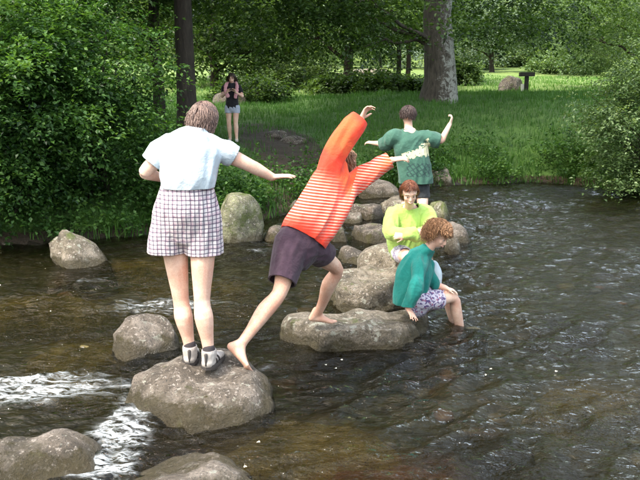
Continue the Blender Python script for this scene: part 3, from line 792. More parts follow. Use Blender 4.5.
def path_d(x, y):
    w = np.exp(-((x + 0.1 + 0.24 * (y - 14)) / 0.95) ** 2) * sm(23, 17, y) + 0.5 * pn3(x * 1.5, y * 1.5, 0 * x + 33)
    return 1 - 0.95 * np.clip(w * 1.3, 0, 1)
v, f, tn = blades(105000, (-6.5, 12), (10, 27), 0.17, 0.007, 101, dens=path_d)
o = link("grass", mesh_np("grass", v, f, [M['grass']], smooth=False, attrs={'tone': tn}))
tag(o, "shaded green grass covering the far bank under the oak", kind='stuff')
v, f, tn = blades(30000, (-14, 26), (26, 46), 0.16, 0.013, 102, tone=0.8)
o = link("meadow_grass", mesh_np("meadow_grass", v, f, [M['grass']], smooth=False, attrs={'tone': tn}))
tag(o, "sunlit yellow green grass of the meadow", kind='stuff')
def edge_d(x, y):
    d = bank_dist(x, y); return np.exp(-((d - 0.32) / 0.45) ** 2) * np.maximum(path_d(x, y), 0.25)
v, f, tn = blades(42000, (-3, 8.5), (9.6, 18.5), 0.27, 0.009, 103, dens=edge_d, tone=0.55, lean=0.8)
o = link("tall_grass", mesh_np("tall_grass", v, f, [M['grass']], smooth=False, attrs={'tone': tn}))
tag(o, "longer tufted grass hanging over the water's edge", kind='stuff')
# leafy weeds along the water's edge
rng = np.random.default_rng(104)
x = rng.uniform(-5.5, 8, 40000); y = rng.uniform(9.4, 18, 40000)
d = bank_dist(x, y); ok = (rng.random(40000) < np.exp(-((d - 0.35) / 0.55) ** 2) * np.clip(0.5 + 1.4 * pn3(x * 0.8, y * 0.8, 0 * x + 2), 0.05, 1)) & (d > -0.05)
x, y = x[ok], y[ok]
st = np.stack([x, y, ground_h(x, y) + rng.uniform(0.02, 0.34, len(x))], -1)
dr = rng.normal(size=st.shape) * 0.6; dr[:, 2] = np.abs(dr[:, 2]) + 0.3
v, f, tn = twig_leaves(st, dr, np.full(len(st), 0.28), 9, 0.075, rng, np.clip(0.55 + 0.5 * pn3(x * 1.1, y * 1.1, 0 * x), 0.1, 1), aspect=0.4)
o = link("undergrowth", mesh_np("undergrowth", v, f, [M['leaf_hazel']], smooth=False, attrs={'tone': tn}))
tag(o, "low leafy weeds and ferns growing along the water's edge", kind='stuff')

# meadow boulders and post
for (u, vb, Y, hx, hz_, lb_, sd, mt_) in [(510, 93, 29.5, 0.48, 0.55, "grey boulder beside the dark post in the meadow", 71, 'rock_dark'),
                                     (368, 90, 30, 0.5, 0.3, "low boulder left of the oak in the shade line", 72, 'rock_dark'),
                                     (388, 92, 27.5, 0.45, 0.35, "dark mossy boulder near the oak's foot", 73, 'rock_moss'),
                                     (228, 104, 25, 0.6, 0.4, "boulder in shade behind the far walker", 74, 'rock_dark'),
                                     (292, 118, 17.5, 0.32, 0.16, "small stone on the bare slope left of the orange shirt", 75, 'rock_dark'),
                                     (275, 122, 18.0, 0.28, 0.14, "stone half sunk in the trodden slope right of the far walker", 76, 'rock_dark')]:
    p = P(u, vb, Y); z = gz(p.x, Y)
    rock(p.x, Y, z + hz_, hx, hx * 0.7, hz_ * 0.75, mt_, lb_, sd, sub=4, e=2.5, group="boulders on the bank and meadow")
# pale sunlit stones far under the trees
for i, (u, Y, hx, hz_, lb_) in enumerate([(372, 52, 1.5, 0.35, "long pale sunlit stone seen under the oak's left boughs"), (327, 48, 1.2, 0.32, "pale stone left of the forked tree")]):
    p = P(u, 80, Y); z = gz(p.x, Y)
    rock(p.x, Y, z + hz_, hx, 0.5, hz_, 'rock_pale', lb_, 80 + i, sub=4, e=3, group="boulders on the bank and meadow")
M['dark_wood'] = simple("dark_stained_wood", (0.02, 0.018, 0.016), 0.7)
M['white_paint'] = simple("faded_white_paint", (0.55, 0.56, 0.52), 0.7)
def box(cx, cy, cz, sx, sy, sz, bev=0.01):
    bm = bmesh.new(); bmesh.ops.create_cube(bm, size=1)
    for v in bm.verts: v.co = V((v.co.x * sx, v.co.y * sy, v.co.z * sz))
    bmesh.ops.bevel(bm, geom=bm.edges[:], offset=bev, segments=2, affect='EDGES')
    for v in bm.verts: v.co += V((cx, cy, cz))
    me = bpy.data.meshes.new("box"); bm.to_mesh(me); bm.free(); return me
p = P(526, 93, 28.0); z = gz(p.x, 28.0)
root = empty("notice_post", (p.x, 28.0, z), "dark wooden post with a broad board on top beside the meadow boulder", "post")
for nm_, me in (("post", box(0, 0, 0.25, 0.13, 0.13, 0.6)), ("board", box(0, 0, 0.62, 0.50, 0.30, 0.14)), ("base", box(-0.13, 0.02, 0.12, 0.1, 0.1, 0.34))):
    me.materials.append(M['white_paint'] if nm_ == "base" else M['dark_wood']); me.name = nm_
    link(nm_, me, root)

# petals floating on the water
M['petal'] = simple("pale_petal", (0.72, 0.68, 0.52), 0.5)
for i, (u, v_, lb_) in enumerate([(336, 366, "pale petal floating left of the cluster below the flat slab"), (341, 362, "pale petal floating farther out below the flat slab"), (491, 372, "pale leaf floating on the open river below the child's foot"),
                             (486, 378, "pale leaf floating close to the other one below the child's foot"), (245, 467, "round pale leaf floating beside the bottom edge boulder"), (259, 446, "tiny pale leaf floating below the woman's boulder"), (556, 374, "pale leaf floating far right on the river"),
                             (326, 365, "pale petal floating leftmost below the flat slab")]):
    Yp = Yat(v_, 0.02); q = P(u, v_, Yp)
    rr = random.Random(i); pts = []
    n_ = 9
    for k in range(n_):
        an = 2 * math.pi * k / n_; r0 = 0.0085 * (1 + 0.4 * math.cos(an)) * rr.uniform(0.85, 1.1)
        pts.append((r0 * math.cos(an) * 1.3, r0 * math.sin(an), 0.003 * math.sin(2 * an)))
    vs_ = [(0, 0, 0.001)] + pts; fs_ = [(0, 1 + k, 1 + (k + 1) % n_) for k in range(n_)]
    a_, _ = water_fields(np.array([q.x]), np.array([Yp]))
    o = link("floating_leaf", mesh_py("floating_leaf", vs_, fs_, [M['petal']]), None, (q.x, Yp, float(a_[0]) + 0.012))
    o.rotation_euler.z = rr.uniform(0, 6)
    tag(o, lb_, "leaf", "leaves floating on the river")

# ------------------------------------------------------------------ figures
def catmull(p0, p1, p2, p3, t):
    return 0.5 * ((2 * p1) + (p2 - p0) * t + (2 * p0 - 5 * p1 + 4 * p2 - p3) * t * t + (3 * p1 - p0 - 3 * p2 + p3) * t ** 3)
def chain(pts, side=None, seg=14, sub=3, cap=True):
    """Closed tapered tube through (point, half width[, half depth]); rounded ends."""
    st = [(V(p[0]), p[1], p[2] if len(p) > 2 else p[1]) for p in pts]
    out = []
    n = len(st)
    for i in range(n - 1):
        a, b_, c, d = st[max(i - 1, 0)], st[i], st[i + 1], st[min(i + 2, n - 1)]
        for k in range(sub):
            t = k / sub
            out.append((catmull(a[0], b_[0], c[0], d[0], t), max(0.002, catmull(a[1], b_[1], c[1], d[1], t)), max(0.002, catmull(a[2], b_[2], c[2], d[2], t))))
    out.append(st[-1])
    pos = [o[0] for o in out]
    T = [(pos[min(i + 1, len(pos) - 1)] - pos[max(i - 1, 0)]).normalized() for i in range(len(pos))]
    rings = []
    if side is None:
        side = T[0].cross(V((0.31, 0.2, 0.93)) if abs(T[0].z) < 0.85 else V((0, 1, 0.1)))
    side = V(side)
    def ring(c, t, ra, rb):
        s = (side - t * side.dot(t)).normalized(); u = t.cross(s)
        return [c + s * math.cos(2 * math.pi * k / seg) * ra + u * math.sin(2 * math.pi * k / seg) * rb for k in range(seg)]
    c, ra, rb = out[0]; r = min(ra, rb)
    apex0 = c - T[0] * r
    if cap:
        for an in (65, 35): 
            q = math.radians(an); rings.append(ring(c - T[0] * r * math.sin(q), T[0], ra * math.cos(q), rb * math.cos(q)))
    for (c, ra, rb), t in zip(out, T): rings.append(ring(c, t, ra, rb))
    c, ra, rb = out[-1]; r = min(ra, rb)
    apex1 = c + T[-1] * (r if cap else 0)
    if not cap: apex0 = out[0][0]
    if cap:
        for an in (35, 65):
            q = math.radians(an); rings.append(ring(c + T[-1] * r * math.sin(q), T[-1], ra * math.cos(q), rb * math.cos(q)))
    vs_ = [p for r_ in rings for p in r_]; fs_ = []
    for i in range(len(rings) - 1):
        for k in range(seg):
            k2 = (k + 1) % seg
            fs_.append((i * seg + k, i * seg + k2, (i + 1) * seg + k2, (i + 1) * seg + k))
    a0 = len(vs_); vs_ += [apex0, apex1]; L = (len(rings) - 1) * seg
    for k in range(seg):
        k2 = (k + 1) % seg
        fs_.append((a0, k2, k)); fs_.append((a0 + 1, L + k, L + k2))
    return vs_, fs_
def ell(c, ax, ay, az, sub=3):
    n, f = ico(sub)
    c, ax, ay, az = V(c), V(ax), V(ay), V(az)
    return [c + ax * q[0] + ay * q[1] + az * q[2] for q in n], [tuple(int(i) for i in t) for t in f]
DG = bpy.context.evaluated_depsgraph_get
def remesh(parts, voxel, smooth_it=4, fac=0.5, name="m"):
    v, f = join(parts)
    me = bpy.data.meshes.new("tmp"); me.from_pydata([tuple(p) for p in v], [], f); me.update()
    o = bpy.data.objects.new("tmp", me); COL.objects.link(o)
    r = o.modifiers.new("r", 'REMESH'); r.mode = 'VOXEL'; r.voxel_size = voxel; r.use_smooth_shade = True
    if smooth_it:
        s = o.modifiers.new("s", 'SMOOTH'); s.factor = fac; s.iterations = smooth_it
    bpy.context.view_layer.update()
    out = bpy.data.meshes.new_from_object(o.evaluated_get(DG()))
    bpy.data.objects.remove(o); bpy.data.meshes.remove(me)
    out.name = name
    return out
def cloth(parts, mat, voxel=0.008, smooth_it=5, cuts=(), wrinkle=0.006, wdir=None, wscale=14, thick=0.004, name="shirt", seed=0):
    me = remesh(parts, voxel, smooth_it, name=name)
    n = len(me.vertices)
    co = np.empty(n * 3, np.float32); me.vertices.foreach_get("co", co); co = co.reshape(-1, 3)
    no = np.empty(n * 3, np.float32); me.vertex_normals.foreach_get("vector", no); no = no.reshape(-1, 3)
    if wrinkle:
        q = co.astype(float)
        if wdir is not None:       # folds run along wdir: squeeze the noise that way
            w = np.array(V(wdir).normalized()); q = q - np.outer(q @ w, w) * 0.72
        q = q * wscale
        wq = pn3(q[:, 0] * .5 + seed, q[:, 1] * .5, q[:, 2] * .5)
        d = 1 - 2 * np.abs(pn3(q[:, 0] + wq * 1.5, q[:, 1] + seed, q[:, 2] + wq))
        d2 = pn3(q[:, 0] * .35, q[:, 1] * .35 + 7, q[:, 2] * .35)
        co = co + no * (np.maximum(d - 0.3, -0.7) * wrinkle + np.maximum(d2, -0.3) * wrinkle * 1.6)[:, None]
        me.vertices.foreach_set("co", co.astype(np.float32).ravel())
    bm = bmesh.new(); bm.from_mesh(me)
    for (p, nn, r) in cuts:
        p, nn = V(p), V(nn).normalized()
        gm = [e for e in bm.edges if ((e.verts[0].co + e.verts[1].co) / 2 - p).length < r + 0.03]
        fc = [f for f in bm.faces if (f.calc_center_median() - p).length < r + 0.03]
        vv = [v for v in bm.verts if (v.co - p).length < r + 0.03]
        bmesh.ops.bisect_plane(bm, geom=vv + gm + fc, plane_co=p, plane_no=nn, dist=1e-5)
        kill = [f for f in bm.faces if (f.calc_center_median() - p).dot(nn) > 1e-5 and (f.calc_center_median() - p).length < r]
        bmesh.ops.delete(bm, geom=kill, context='FACES')
    # keep only the garment itself, not scraps beyond a cut
    left = set(bm.faces); best = set()
    while left:
        st_ = [left.pop()]; comp = set(st_)
        while st_:
            f = st_.pop()
            for e in f.edges:
                for g2 in e.link_faces:
                    if g2 in left: left.discard(g2); comp.add(g2); st_.append(g2)
        if len(comp) > len(best): best = comp
    bmesh.ops.delete(bm, geom=[f for f in bm.faces if f not in best], context='FACES')
    # thin lip turned inwards at every opening
    bd = [e for e in bm.edges if e.is_boundary]
    if bd:
        bm.normal_update()
        nrm = {v: v.normal.copy() for e in bd for v in e.verts}
        ret = bmesh.ops.extrude_edge_only(bm, edges=bd)
        nv = [g_ for g_ in ret['geom'] if isinstance(g_, bmesh.types.BMVert)]
        for v in nv:
            src = min((x_ for e in v.link_edges for x_ in e.verts if x_ in nrm), key=lambda x_: (x_.co - v.co).length, default=None)
            if src is not None: v.co = v.co - nrm[src] * 0.012
    for f in bm.faces: f.smooth = True
    bm.to_mesh(me); bm.free()
    me.materials.clear(); me.materials.append(mat)
    return me

def hand(w, d, n, thumb, s=1.0, curl=0.35, spread=0.12, curls=None):
    """w wrist, d direction of the hand, n palm side, thumb +1/-1 side. Palm and five separate fingers."""
    d = V(d).normalized(); n = (V(n) - d * V(n).dot(d)).normalized(); lat = d.cross(n) * thumb
    w = V(w); out = []
    out.append(chain([(w - d * .01 * s, .026 * s, .019 * s), (w + d * .035 * s, .036 * s, .016 * s), (w + d * .078 * s, .041 * s, .0125 * s)], side=lat, seg=12))
    for i, (o, L) in enumerate(((.030, .072), (.010, .080), (-.011, .074), (-.031, .058))):
        b_ = w + d * (.080 - .004 * abs(i - 1)) * s + lat * o * s
        c = (curls[i] if curls else curl)
        a0 = spread * (1.5 - i)
        dd_ = (d + lat * a0).normalized(); p = b_; pts = [(b_ - dd_ * .02 * s, .0092 * s)]
        ang = 0
        for k, fr_ in enumerate((.45, .31, .24)):
            pts.append((p, (.0090, .0084, .0078)[k] * s))
            ang += c * (0.8 if k == 0 else 1.1)
            p = p + (dd_ * math.cos(ang) + n * math.sin(ang)) * L * fr_ * s
        pts.append((p, .0066 * s))
        out.append(chain(pts, seg=8, sub=2))
    t0 = w + d * .018 * s + lat * .024 * s
    td = (d * .72 + lat * .75 + n * .25).normalized()
    t1 = t0 + td * .036 * s; t2 = t1 + (td + d * .35 + n * .15).normalized() * .030 * s; t3 = t2 + (td + d * .7 + n * .3).normalized() * .024 * s
    out.append(chain([(t0, .013 * s), (t1, .0115 * s), (t2, .0098 * s), (t3, .0078 * s)], seg=8, sub=2))
    return out
def foot(ankle, d, up, s=1.0, bend=0.0):
    """Bare foot: heel below the ankle, arch, ball, five toes. d: towards the toes, along the sole."""
    d = V(d).normalized(); up = (V(up) - d * V(up).dot(d)).normalized(); lat = d.cross(up)
    a = V(ankle); sole = a - up * .075 * s
    out = [chain([(a + up * .02 * s, .033 * s), (a - up * .02 * s - d * .01 * s, .034 * s, .036 * s), (sole + up * .030 * s - d * .028 * s, .030 * s, .029 * s)], side=lat),
           chain([(sole + up * .028 * s - d * .030 * s, .028 * s, .026 * s), (sole + up * .034 * s + d * .04 * s, .033 * s, .032 * s), (sole + up * .022 * s + d * .10 * s, .040 * s, .020 * s), (sole + up * .014 * s + d * .135 * s, .042 * s, .013 * s)], side=lat),
           chain([(a + d * .01 * s, .030 * s), (sole + up * .048 * s + d * .05 * s, .028 * s, .022 * s), (sole + up * .028 * s + d * .10 * s, .034 * s, .016 * s)], side=lat)]
    td = (d + up * bend).normalized()
    for i in range(5):
        o = (-.032, -.016, -.001, .013, .027)[i]; L = (.048, .044, .040, .034, .028)[i]; r = (.0125, .009, .0086, .0082, .0078)[i]
        b_ = sole + up * .012 * s + d * (.14 - .006 * i) * s + lat * o * s
        out.append(chain([(b_ - d * .02 * s, r * s), (b_ + td * L * .5 * s, r * s), (b_ + td * L * .85 * s - up * .003 * s, r * .85 * s)], seg=8, sub=2))
    return out
def head_parts(c, F, U, s=1.0):
    F = V(F).normalized(); U = (V(U) - F * V(U).dot(F)).normalized(); S = F.cross(U); c = V(c)
    def at(f, u, l): return c + F * f * s + U * u * s + S * l * s
    def e(f, u, l, rf, ru, rl, sub=3): return ell(at(f, u, l), F * rf * s, U * ru * s, S * rl * s, sub)
    ps = [e(-.008, .03, 0, .094, .085, .075), e(.028, -.030, 0, .060, .078, .058), e(.045, -.072, 0, .036, .026, .034), e(.052, .022, 0, .040, .034, .056)]
    ps.append(chain([(at(.088, .000, 0), .008 * s), (at(.096, -.018, 0), .0085 * s), (at(.102, -.032, 0), .0105 * s), (at(.094, -.039, 0), .010 * s)], seg=8))
    for l in (-1, 1):
        ps.append(e(.060, -.028, .036 * l, .022, .022, .020, 2))
        ps.append(e(-.008, -.012, .074 * l, .013, .026, .008, 2))
        ps.append(chain([(at(.080, .020, .015 * l), .007 * s), (at(.078, .023, .036 * l), .006 * s), (at(.066, .017, .052 * l), .005 * s)], seg=6))
        ps.append(e(.093, -.037, .010 * l, .008, .006, .006, 2))
    ps.append(chain([(at(.078, -.059, -.022), .006 * s), (at(.088, -.0565, 0), .009 * s), (at(.078, -.059, .022), .006 * s)], seg=6))
    return ps, at, (F, U, S)
def face_bits(root, base, at, frame, s, smile=True, eyes_closed=False, lipmat='lip'):
    F, U, S = frame
    for l in (-1, 1):
        v, f = ell(at(.0755, -.001, .030 * l), F * .0100 * s, U * .0068 * s, S * .0125 * s, 2)
        me = mesh_py("eye", v, f, [M['eye_white'], M['iris']])
        cc_ = at(.0755, -.001, .030 * l)
        for p in me.polygons:
            q = (p.center - cc_); q2 = q - F * q.dot(F)
            if q.dot(F) > 0 and q2.length < .0078 * s: p.material_index = 1
        link("eye", localise(me, base), root)
        v, f = chain([(at(.086, .022, .014 * l), .0035 * s), (at(.086, .027, .030 * l), .004 * s), (at(.072, .020, .048 * l), .0022 * s)], seg=6)
        link("eyebrow", localise(mesh_py("eyebrow", v, f, [M['brow']]), base), root)
    k = .010 if smile else 0
    v, f = chain([(at(.082, -.056 + k, -.028), .0025 * s), (at(.0925, -.062, -.012), .0048 * s), (at(.0955, -.063, 0), .0052 * s), (at(.0925, -.062, .012), .0048 * s), (at(.082, -.056 + k, .028), .0025 * s)], seg=6)
    me = mesh_py("mouth", v, f, [M[lipmat]])
    mo = link("mouth", localise(me, base), root)
    if smile:
        v, f = chain([(at(.086, -.0555 + k * .4, -.018), .0022 * s), (at(.0945, -.0600, 0), .0042 * s), (at(.086, -.0555 + k * .4, .018), .0022 * s)], seg=6)
        link("teeth", localise(mesh_py("teeth", v, f, [M['teeth']]), base), mo)
def hair_mesh(at, frame, s, mat, n=520, length=0.11, curl=0.0, seed=1, hairline=0.42, back=-0.62, lift=0.010, width=0.0075, part=True, fringe=0.03, sweep=None, side_low=-0.35, puff=1.2, sleek=False):
    F, U, S = frame; r = random.Random(seed)
    c = at(-.008, .03, 0)
    A, B, Cc = .100 * s, .092 * s, .082 * s
    def inside(f, u, l): return True
    parts = []
    # scalp shell
    nn, ff = ico(4)
    def ok(d):
        f, u, l = d
        if f > 0.30: return u > hairline
        if f > -0.05: return u > side_low + 0.55 * max(0, (0.0 + f)) * 2 and not (abs(l) > .8 and u < -0.25 and f > -0.02)
        return u > back
    vv = []; 
    for q in nn:
        w = 1 + 0.03 * math.sin(9 * q[0] + seed) * math.sin(8 * q[1]) + 0.02 * r.uniform(-1, 1)
        vv.append(c + F * q[0] * A * w + U * q[1] * B * w + S * q[2] * Cc * w)
    fk = [tuple(int(i) for i in t) for t in ff if all(ok(nn[i]) for i in t)]
    parts.append((vv, fk))
    cnt = 0
    while cnt < n:
        d = V((r.gauss(0, 1), r.gauss(0, 1), r.gauss(0, 1))).normalized()
        if not ok((d.x, d.y, d.z)) : continue
        cnt += 1
        root = c + F * d.x * A + U * d.y * B + S * d.z * Cc
        outw = (F * d.x + U * d.y + S * d.z)
        flow = -U * 1.0 + outw * 0.35 + S * (0.5 * (1 if d.z > 0 else -1) * max(0, d.y)) + V((r.gauss(0, .2), r.gauss(0, .2), r.gauss(0, .12)))
        if d.x > 0.1: flow = flow + F * (-.3) + S * (1.0 if d.z > 0 else -1.0) * .8
        if d.y > 0.5: flow = flow - F * 0.4
        if sleek: flow = -U - F * 0.35 + S * (0.6 if d.z > 0 else -0.6) * max(0, d.y) + V((r.gauss(0, .07), r.gauss(0, .07), 0))
        if sweep: flow = flow + V(sweep)
        flow.normalize()
        L = length * s * r.uniform(.6, 1.15) * (1 if d.x < 0.25 else 0.6)
        pts, K = [], (11 if curl > .006 else 6)
        p = root.copy(); ph = r.uniform(0, 6.28); dirn = (outw * puff + flow).normalized()
        for k in range(K + 1):
            t = k / K
            q = p - c
            e_ = math.sqrt((q.dot(F) / A) ** 2 + (q.dot(U) / B) ** 2 + (q.dot(S) / Cc) ** 2)
            if e_ < 1.03: p = c + q * (1.03 / max(e_, .01))
            o_ = V((0, 0, 0))
            if curl:
                a_ = flow.cross(outw).normalized(); 
                o_ = (a_ * math.cos(ph + t * 10) + outw * math.sin(ph + t * 10)) * curl * s * min(1, t * 3)
            pts.append((p + outw * lift * s * math.sin(math.pi * min(1, t + .15)) + o_, max(.0012, width * s * (1 - 0.75 * t) * r.uniform(.8, 1.1))))
            dirn = (dirn * 0.5 + flow * 0.5 - U * 0.12 * t).normalized()
            p = p + dirn * (L / K)
        v, f = tube([q[0] for q in pts], [q[1] for q in pts], 3)
        parts.append((v, f))
    v, f = join(parts)
    return mesh_py("hair", v, f, [mat])

def skin_mat(name, col, flush):
    m, nt, ns, ln, b = nm(name)
    co = objco(nt)
    f1 = noise(nt, co, 7, 5, 0.65); f2 = noise(nt, co, 130, 3)
    c = ramp(nt, f1, [(0.34, tuple(x * y for x, y in zip(flush, (0.96, 0.84, 0.82)))), (0.48, flush), (0.62, col)])
    c = mixc(nt, 0.12, c, ramp(nt, f2, [(0.4, (0.35, 0.16, 0.10)), (0.6, (0.85, 0.66, 0.55))]))
    ln.new(c, b.inputs["Base Color"]); b.inputs["Roughness"].default_value = 0.55
    b.inputs["Subsurface Weight"].default_value = 0.12
    b.inputs["Subsurface Radius"].default_value = (0.02, 0.008, 0.004)
    b.inputs["Specular IOR Level"].default_value = 0.35
    bump(nt, f2, 0.12, 0.002, b)
    return m
def fabric(name, col, var=0.10, scale=9, weave=420, rough=0.85):
    m, nt, ns, ln, b = nm(name)
    co = objco(nt)
    f = noise(nt, co, scale, 4, 0.55); w = noise(nt, co, weave, 2, 0.6)
    c = ramp(nt, f, [(0.3, tuple(x * (1 - var) for x in col)), (0.7, tuple(min(1, x * (1 + var)) for x in col))])
    c = mixc(nt, 0.15, c, ramp(nt, w, [(0.3, tuple(x * .7 for x in col)), (0.7, tuple(min(1, x * 1.25) for x in col))]))
    ln.new(c, b.inputs["Base Color"]); b.inputs["Roughness"].default_value = rough
    b.inputs["Specular IOR Level"].default_value = 0.2
    b.inputs["Sheen Weight"].default_value = 0.15
    h = mth(nt, 'ADD', mth(nt, 'MULTIPLY', noise(nt, co, 9, 5, 0.6, 0.3), 1.0), mth(nt, 'MULTIPLY', w, 0.08))
    bump(nt, h, 0.7, 0.03, b)
    return m, nt, c, b, co
def hair_mat(name, a, b_):
    m, nt, ns, ln, b = nm(name)
    g = geo(nt)
    c = ramp(nt, g.outputs["Random Per Island"], [(0, a), (1, b_)])
    ln.new(c, b.inputs["Base Color"]); b.inputs["Roughness"].default_value = 0.45
    bump(nt, noise(nt, objco(nt), 160, 3), 0.4, 0.003, b)
    return m
M['skin'] = skin_mat("light_skin", (0.80, 0.58, 0.47), (0.72, 0.46, 0.36))
M['skin_warm'] = skin_mat("sunny_skin", (0.76, 0.52, 0.40), (0.66, 0.39, 0.29))
M['lip'] = simple("lips", (0.55, 0.27, 0.22), 0.4, scale=60, bmp=0)
M['teeth'] = simple("teeth", (0.75, 0.70, 0.62), 0.3, scale=60, bmp=0)
M['eye_white'] = simple("eye_white", (0.50, 0.43, 0.40), 0.25, bmp=0)
M['iris'] = simple("dark_iris", (0.05, 0.035, 0.025), 0.15, bmp=0)
M['brow'] = simple("eyebrow_hair", (0.26, 0.15, 0.10), 0.7)
M['white_shirt'] = fabric("white_cotton", (0.52, 0.62, 0.70), 0.05)[0]
M['lime'] = fabric("lime_knit", (0.36, 0.54, 0.13), 0.10, weave=200)[0]
M['teal'] = fabric("teal_fleece", (0.012, 0.19, 0.17), 0.14)[0]
M['purple'] = fabric("dark_purple_cotton", (0.055, 0.032, 0.050), 0.25, 16)[0]
M['black'] = fabric("black_cotton", (0.016, 0.016, 0.02), 0.2)[0]
M['pale_shorts'] = fabric("pale_blue_denim", (0.40, 0.45, 0.56), 0.15)[0]
M['pink'] = fabric("pink_cotton", (0.60, 0.30, 0.34), 0.15)[0]
M['dark_cloth'] = fabric("dark_shorts", (0.03, 0.035, 0.04), 0.2)[0]
M['shoe'] = simple("worn_sneaker_leather", (0.42, 0.39, 0.37), 0.6, 0.45, 18)
M['sole'] = simple("dark_rubber_sole", (0.05, 0.045, 0.045), 0.7)
M['sock'] = simple("dark_ankle_sock", (0.04, 0.035, 0.04), 0.9)
M['lace'] = simple("pale_laces", (0.65, 0.62, 0.60), 0.8)
def stripes(co, nt, rot, period, duty, dirv):
    vm = nt.nodes.new("ShaderNodeVectorMath"); vm.operation = 'DOT_PRODUCT'
    nt.links.new(co, vm.inputs[0]); vm.inputs[1].default_value = V(dirv).normalized()
    w = mth(nt, 'FRACT', mth(nt, 'DIVIDE', mth(nt, 'ADD', vm.outputs["Value"], 10.0), period))
    return mth(nt, 'LESS_THAN', w, duty)
def dot_off(nt, co, dirv, off=0.0):
    vm = nt.nodes.new("ShaderNodeVectorMath"); vm.operation = 'DOT_PRODUCT'
    nt.links.new(co, vm.inputs[0]); vm.inputs[1].default_value = dirv
    return mth(nt, 'ADD', vm.outputs["Value"], -off)
# plaid of the woman's shorts: dark and pink lines crossing on white
m, nt, c, b, co = fabric("checked_cotton", (0.72, 0.68, 0.70), 0.06)
wob = noise(nt, co, 12, 2)
add = nt.nodes.new("ShaderNodeVectorMath"); add.operation = 'ADD'
sc_ = nt.nodes.new("ShaderNodeVectorMath"); sc_.operation = 'SCALE'; sc_.inputs[3].default_value = 0.018
nz = N(nt, "ShaderNodeTexNoise", i_Scale=8.0, i_Detail=2.0); nt.links.new(co, nz.inputs["Vector"])
nt.links.new(nz.outputs["Color"], sc_.inputs[0]); nt.links.new(co, add.inputs[0]); nt.links.new(sc_.outputs[0], add.inputs[1])
cw = add.outputs[0]
c = mixc(nt, mth(nt, 'MULTIPLY', stripes(cw, nt, 0, 0.052, 0.36, (1, 0.15, 0)), 0.28), c, (0.42, 0.16, 0.28))
c = mixc(nt, mth(nt, 'MULTIPLY', stripes(cw, nt, 0, 0.052, 0.36, (0, 0, 1)), 0.28), c, (0.40, 0.16, 0.28))
c = mixc(nt, mth(nt, 'MULTIPLY', stripes(cw, nt, 0, 0.026, 0.30, (1, 0.15, 0)), 0.72), c, (0.06, 0.05, 0.10))
c = mixc(nt, mth(nt, 'MULTIPLY', stripes(cw, nt, 0, 0.026, 0.30, (0, 0, 1)), 0.72), c, (0.06, 0.05, 0.10))
nt.links.new(c, b.inputs["Base Color"]); M['plaid'] = m
# floral shorts
def floral(name, base, d1, d2, sc):
    m, nt, c, b, co = fabric(name, base, 0.06)
    vo = N(nt, "ShaderNodeTexVoronoi", i_Scale=sc); nt.links.new(co, vo.inputs["Vector"])
    n_ = noise(nt, co, sc * 1.4, 3, 0.6, 1.0)
    c = mixc(nt, ramp(nt, n_, [(0.50, (0, 0, 0)), (0.54, (1, 1, 1))]), c, d1)
    c = mixc(nt, ramp(nt, vo.outputs["Distance"], [(0.20, (1, 1, 1)), (0.26, (0, 0, 0))]), c, d2)
    nt.links.new(c, b.inputs["Base Color"]); return m
M['floral'] = floral("patterned_shorts", (0.50, 0.48, 0.58), (0.09, 0.06, 0.17), (0.30, 0.12, 0.2), 26)
M['floral2'] = floral("pale_patterned_shorts", (0.66, 0.64, 0.70), (0.20, 0.16, 0.34), (0.62, 0.60, 0.66), 24)

def limb(a, b_, c, r0, r1, r2, bulge=None, back=None):
    a, b_, c = V(a), V(b_), V(c)
    m1 = a.lerp(b_, .5); m2 = b_.lerp(c, .32) + (V(back) if back is not None else V((0, 0, 0)))
    return chain([(a, r0), (m1, (r0 + r1) * .52), (b_, r1), (m2, r1 * (1.0 if bulge is None else bulge)), (b_.lerp(c, .72), (r1 + 1.5 * r2) / 2.5), (c, r2)])
def rel(o_me, base): return localise(o_me, base)
def finish(name, me, base, root, mat=None):
    if mat is not None:
        me.materials.clear(); me.materials.append(M[mat])
    return link(name, localise(me, base), root)

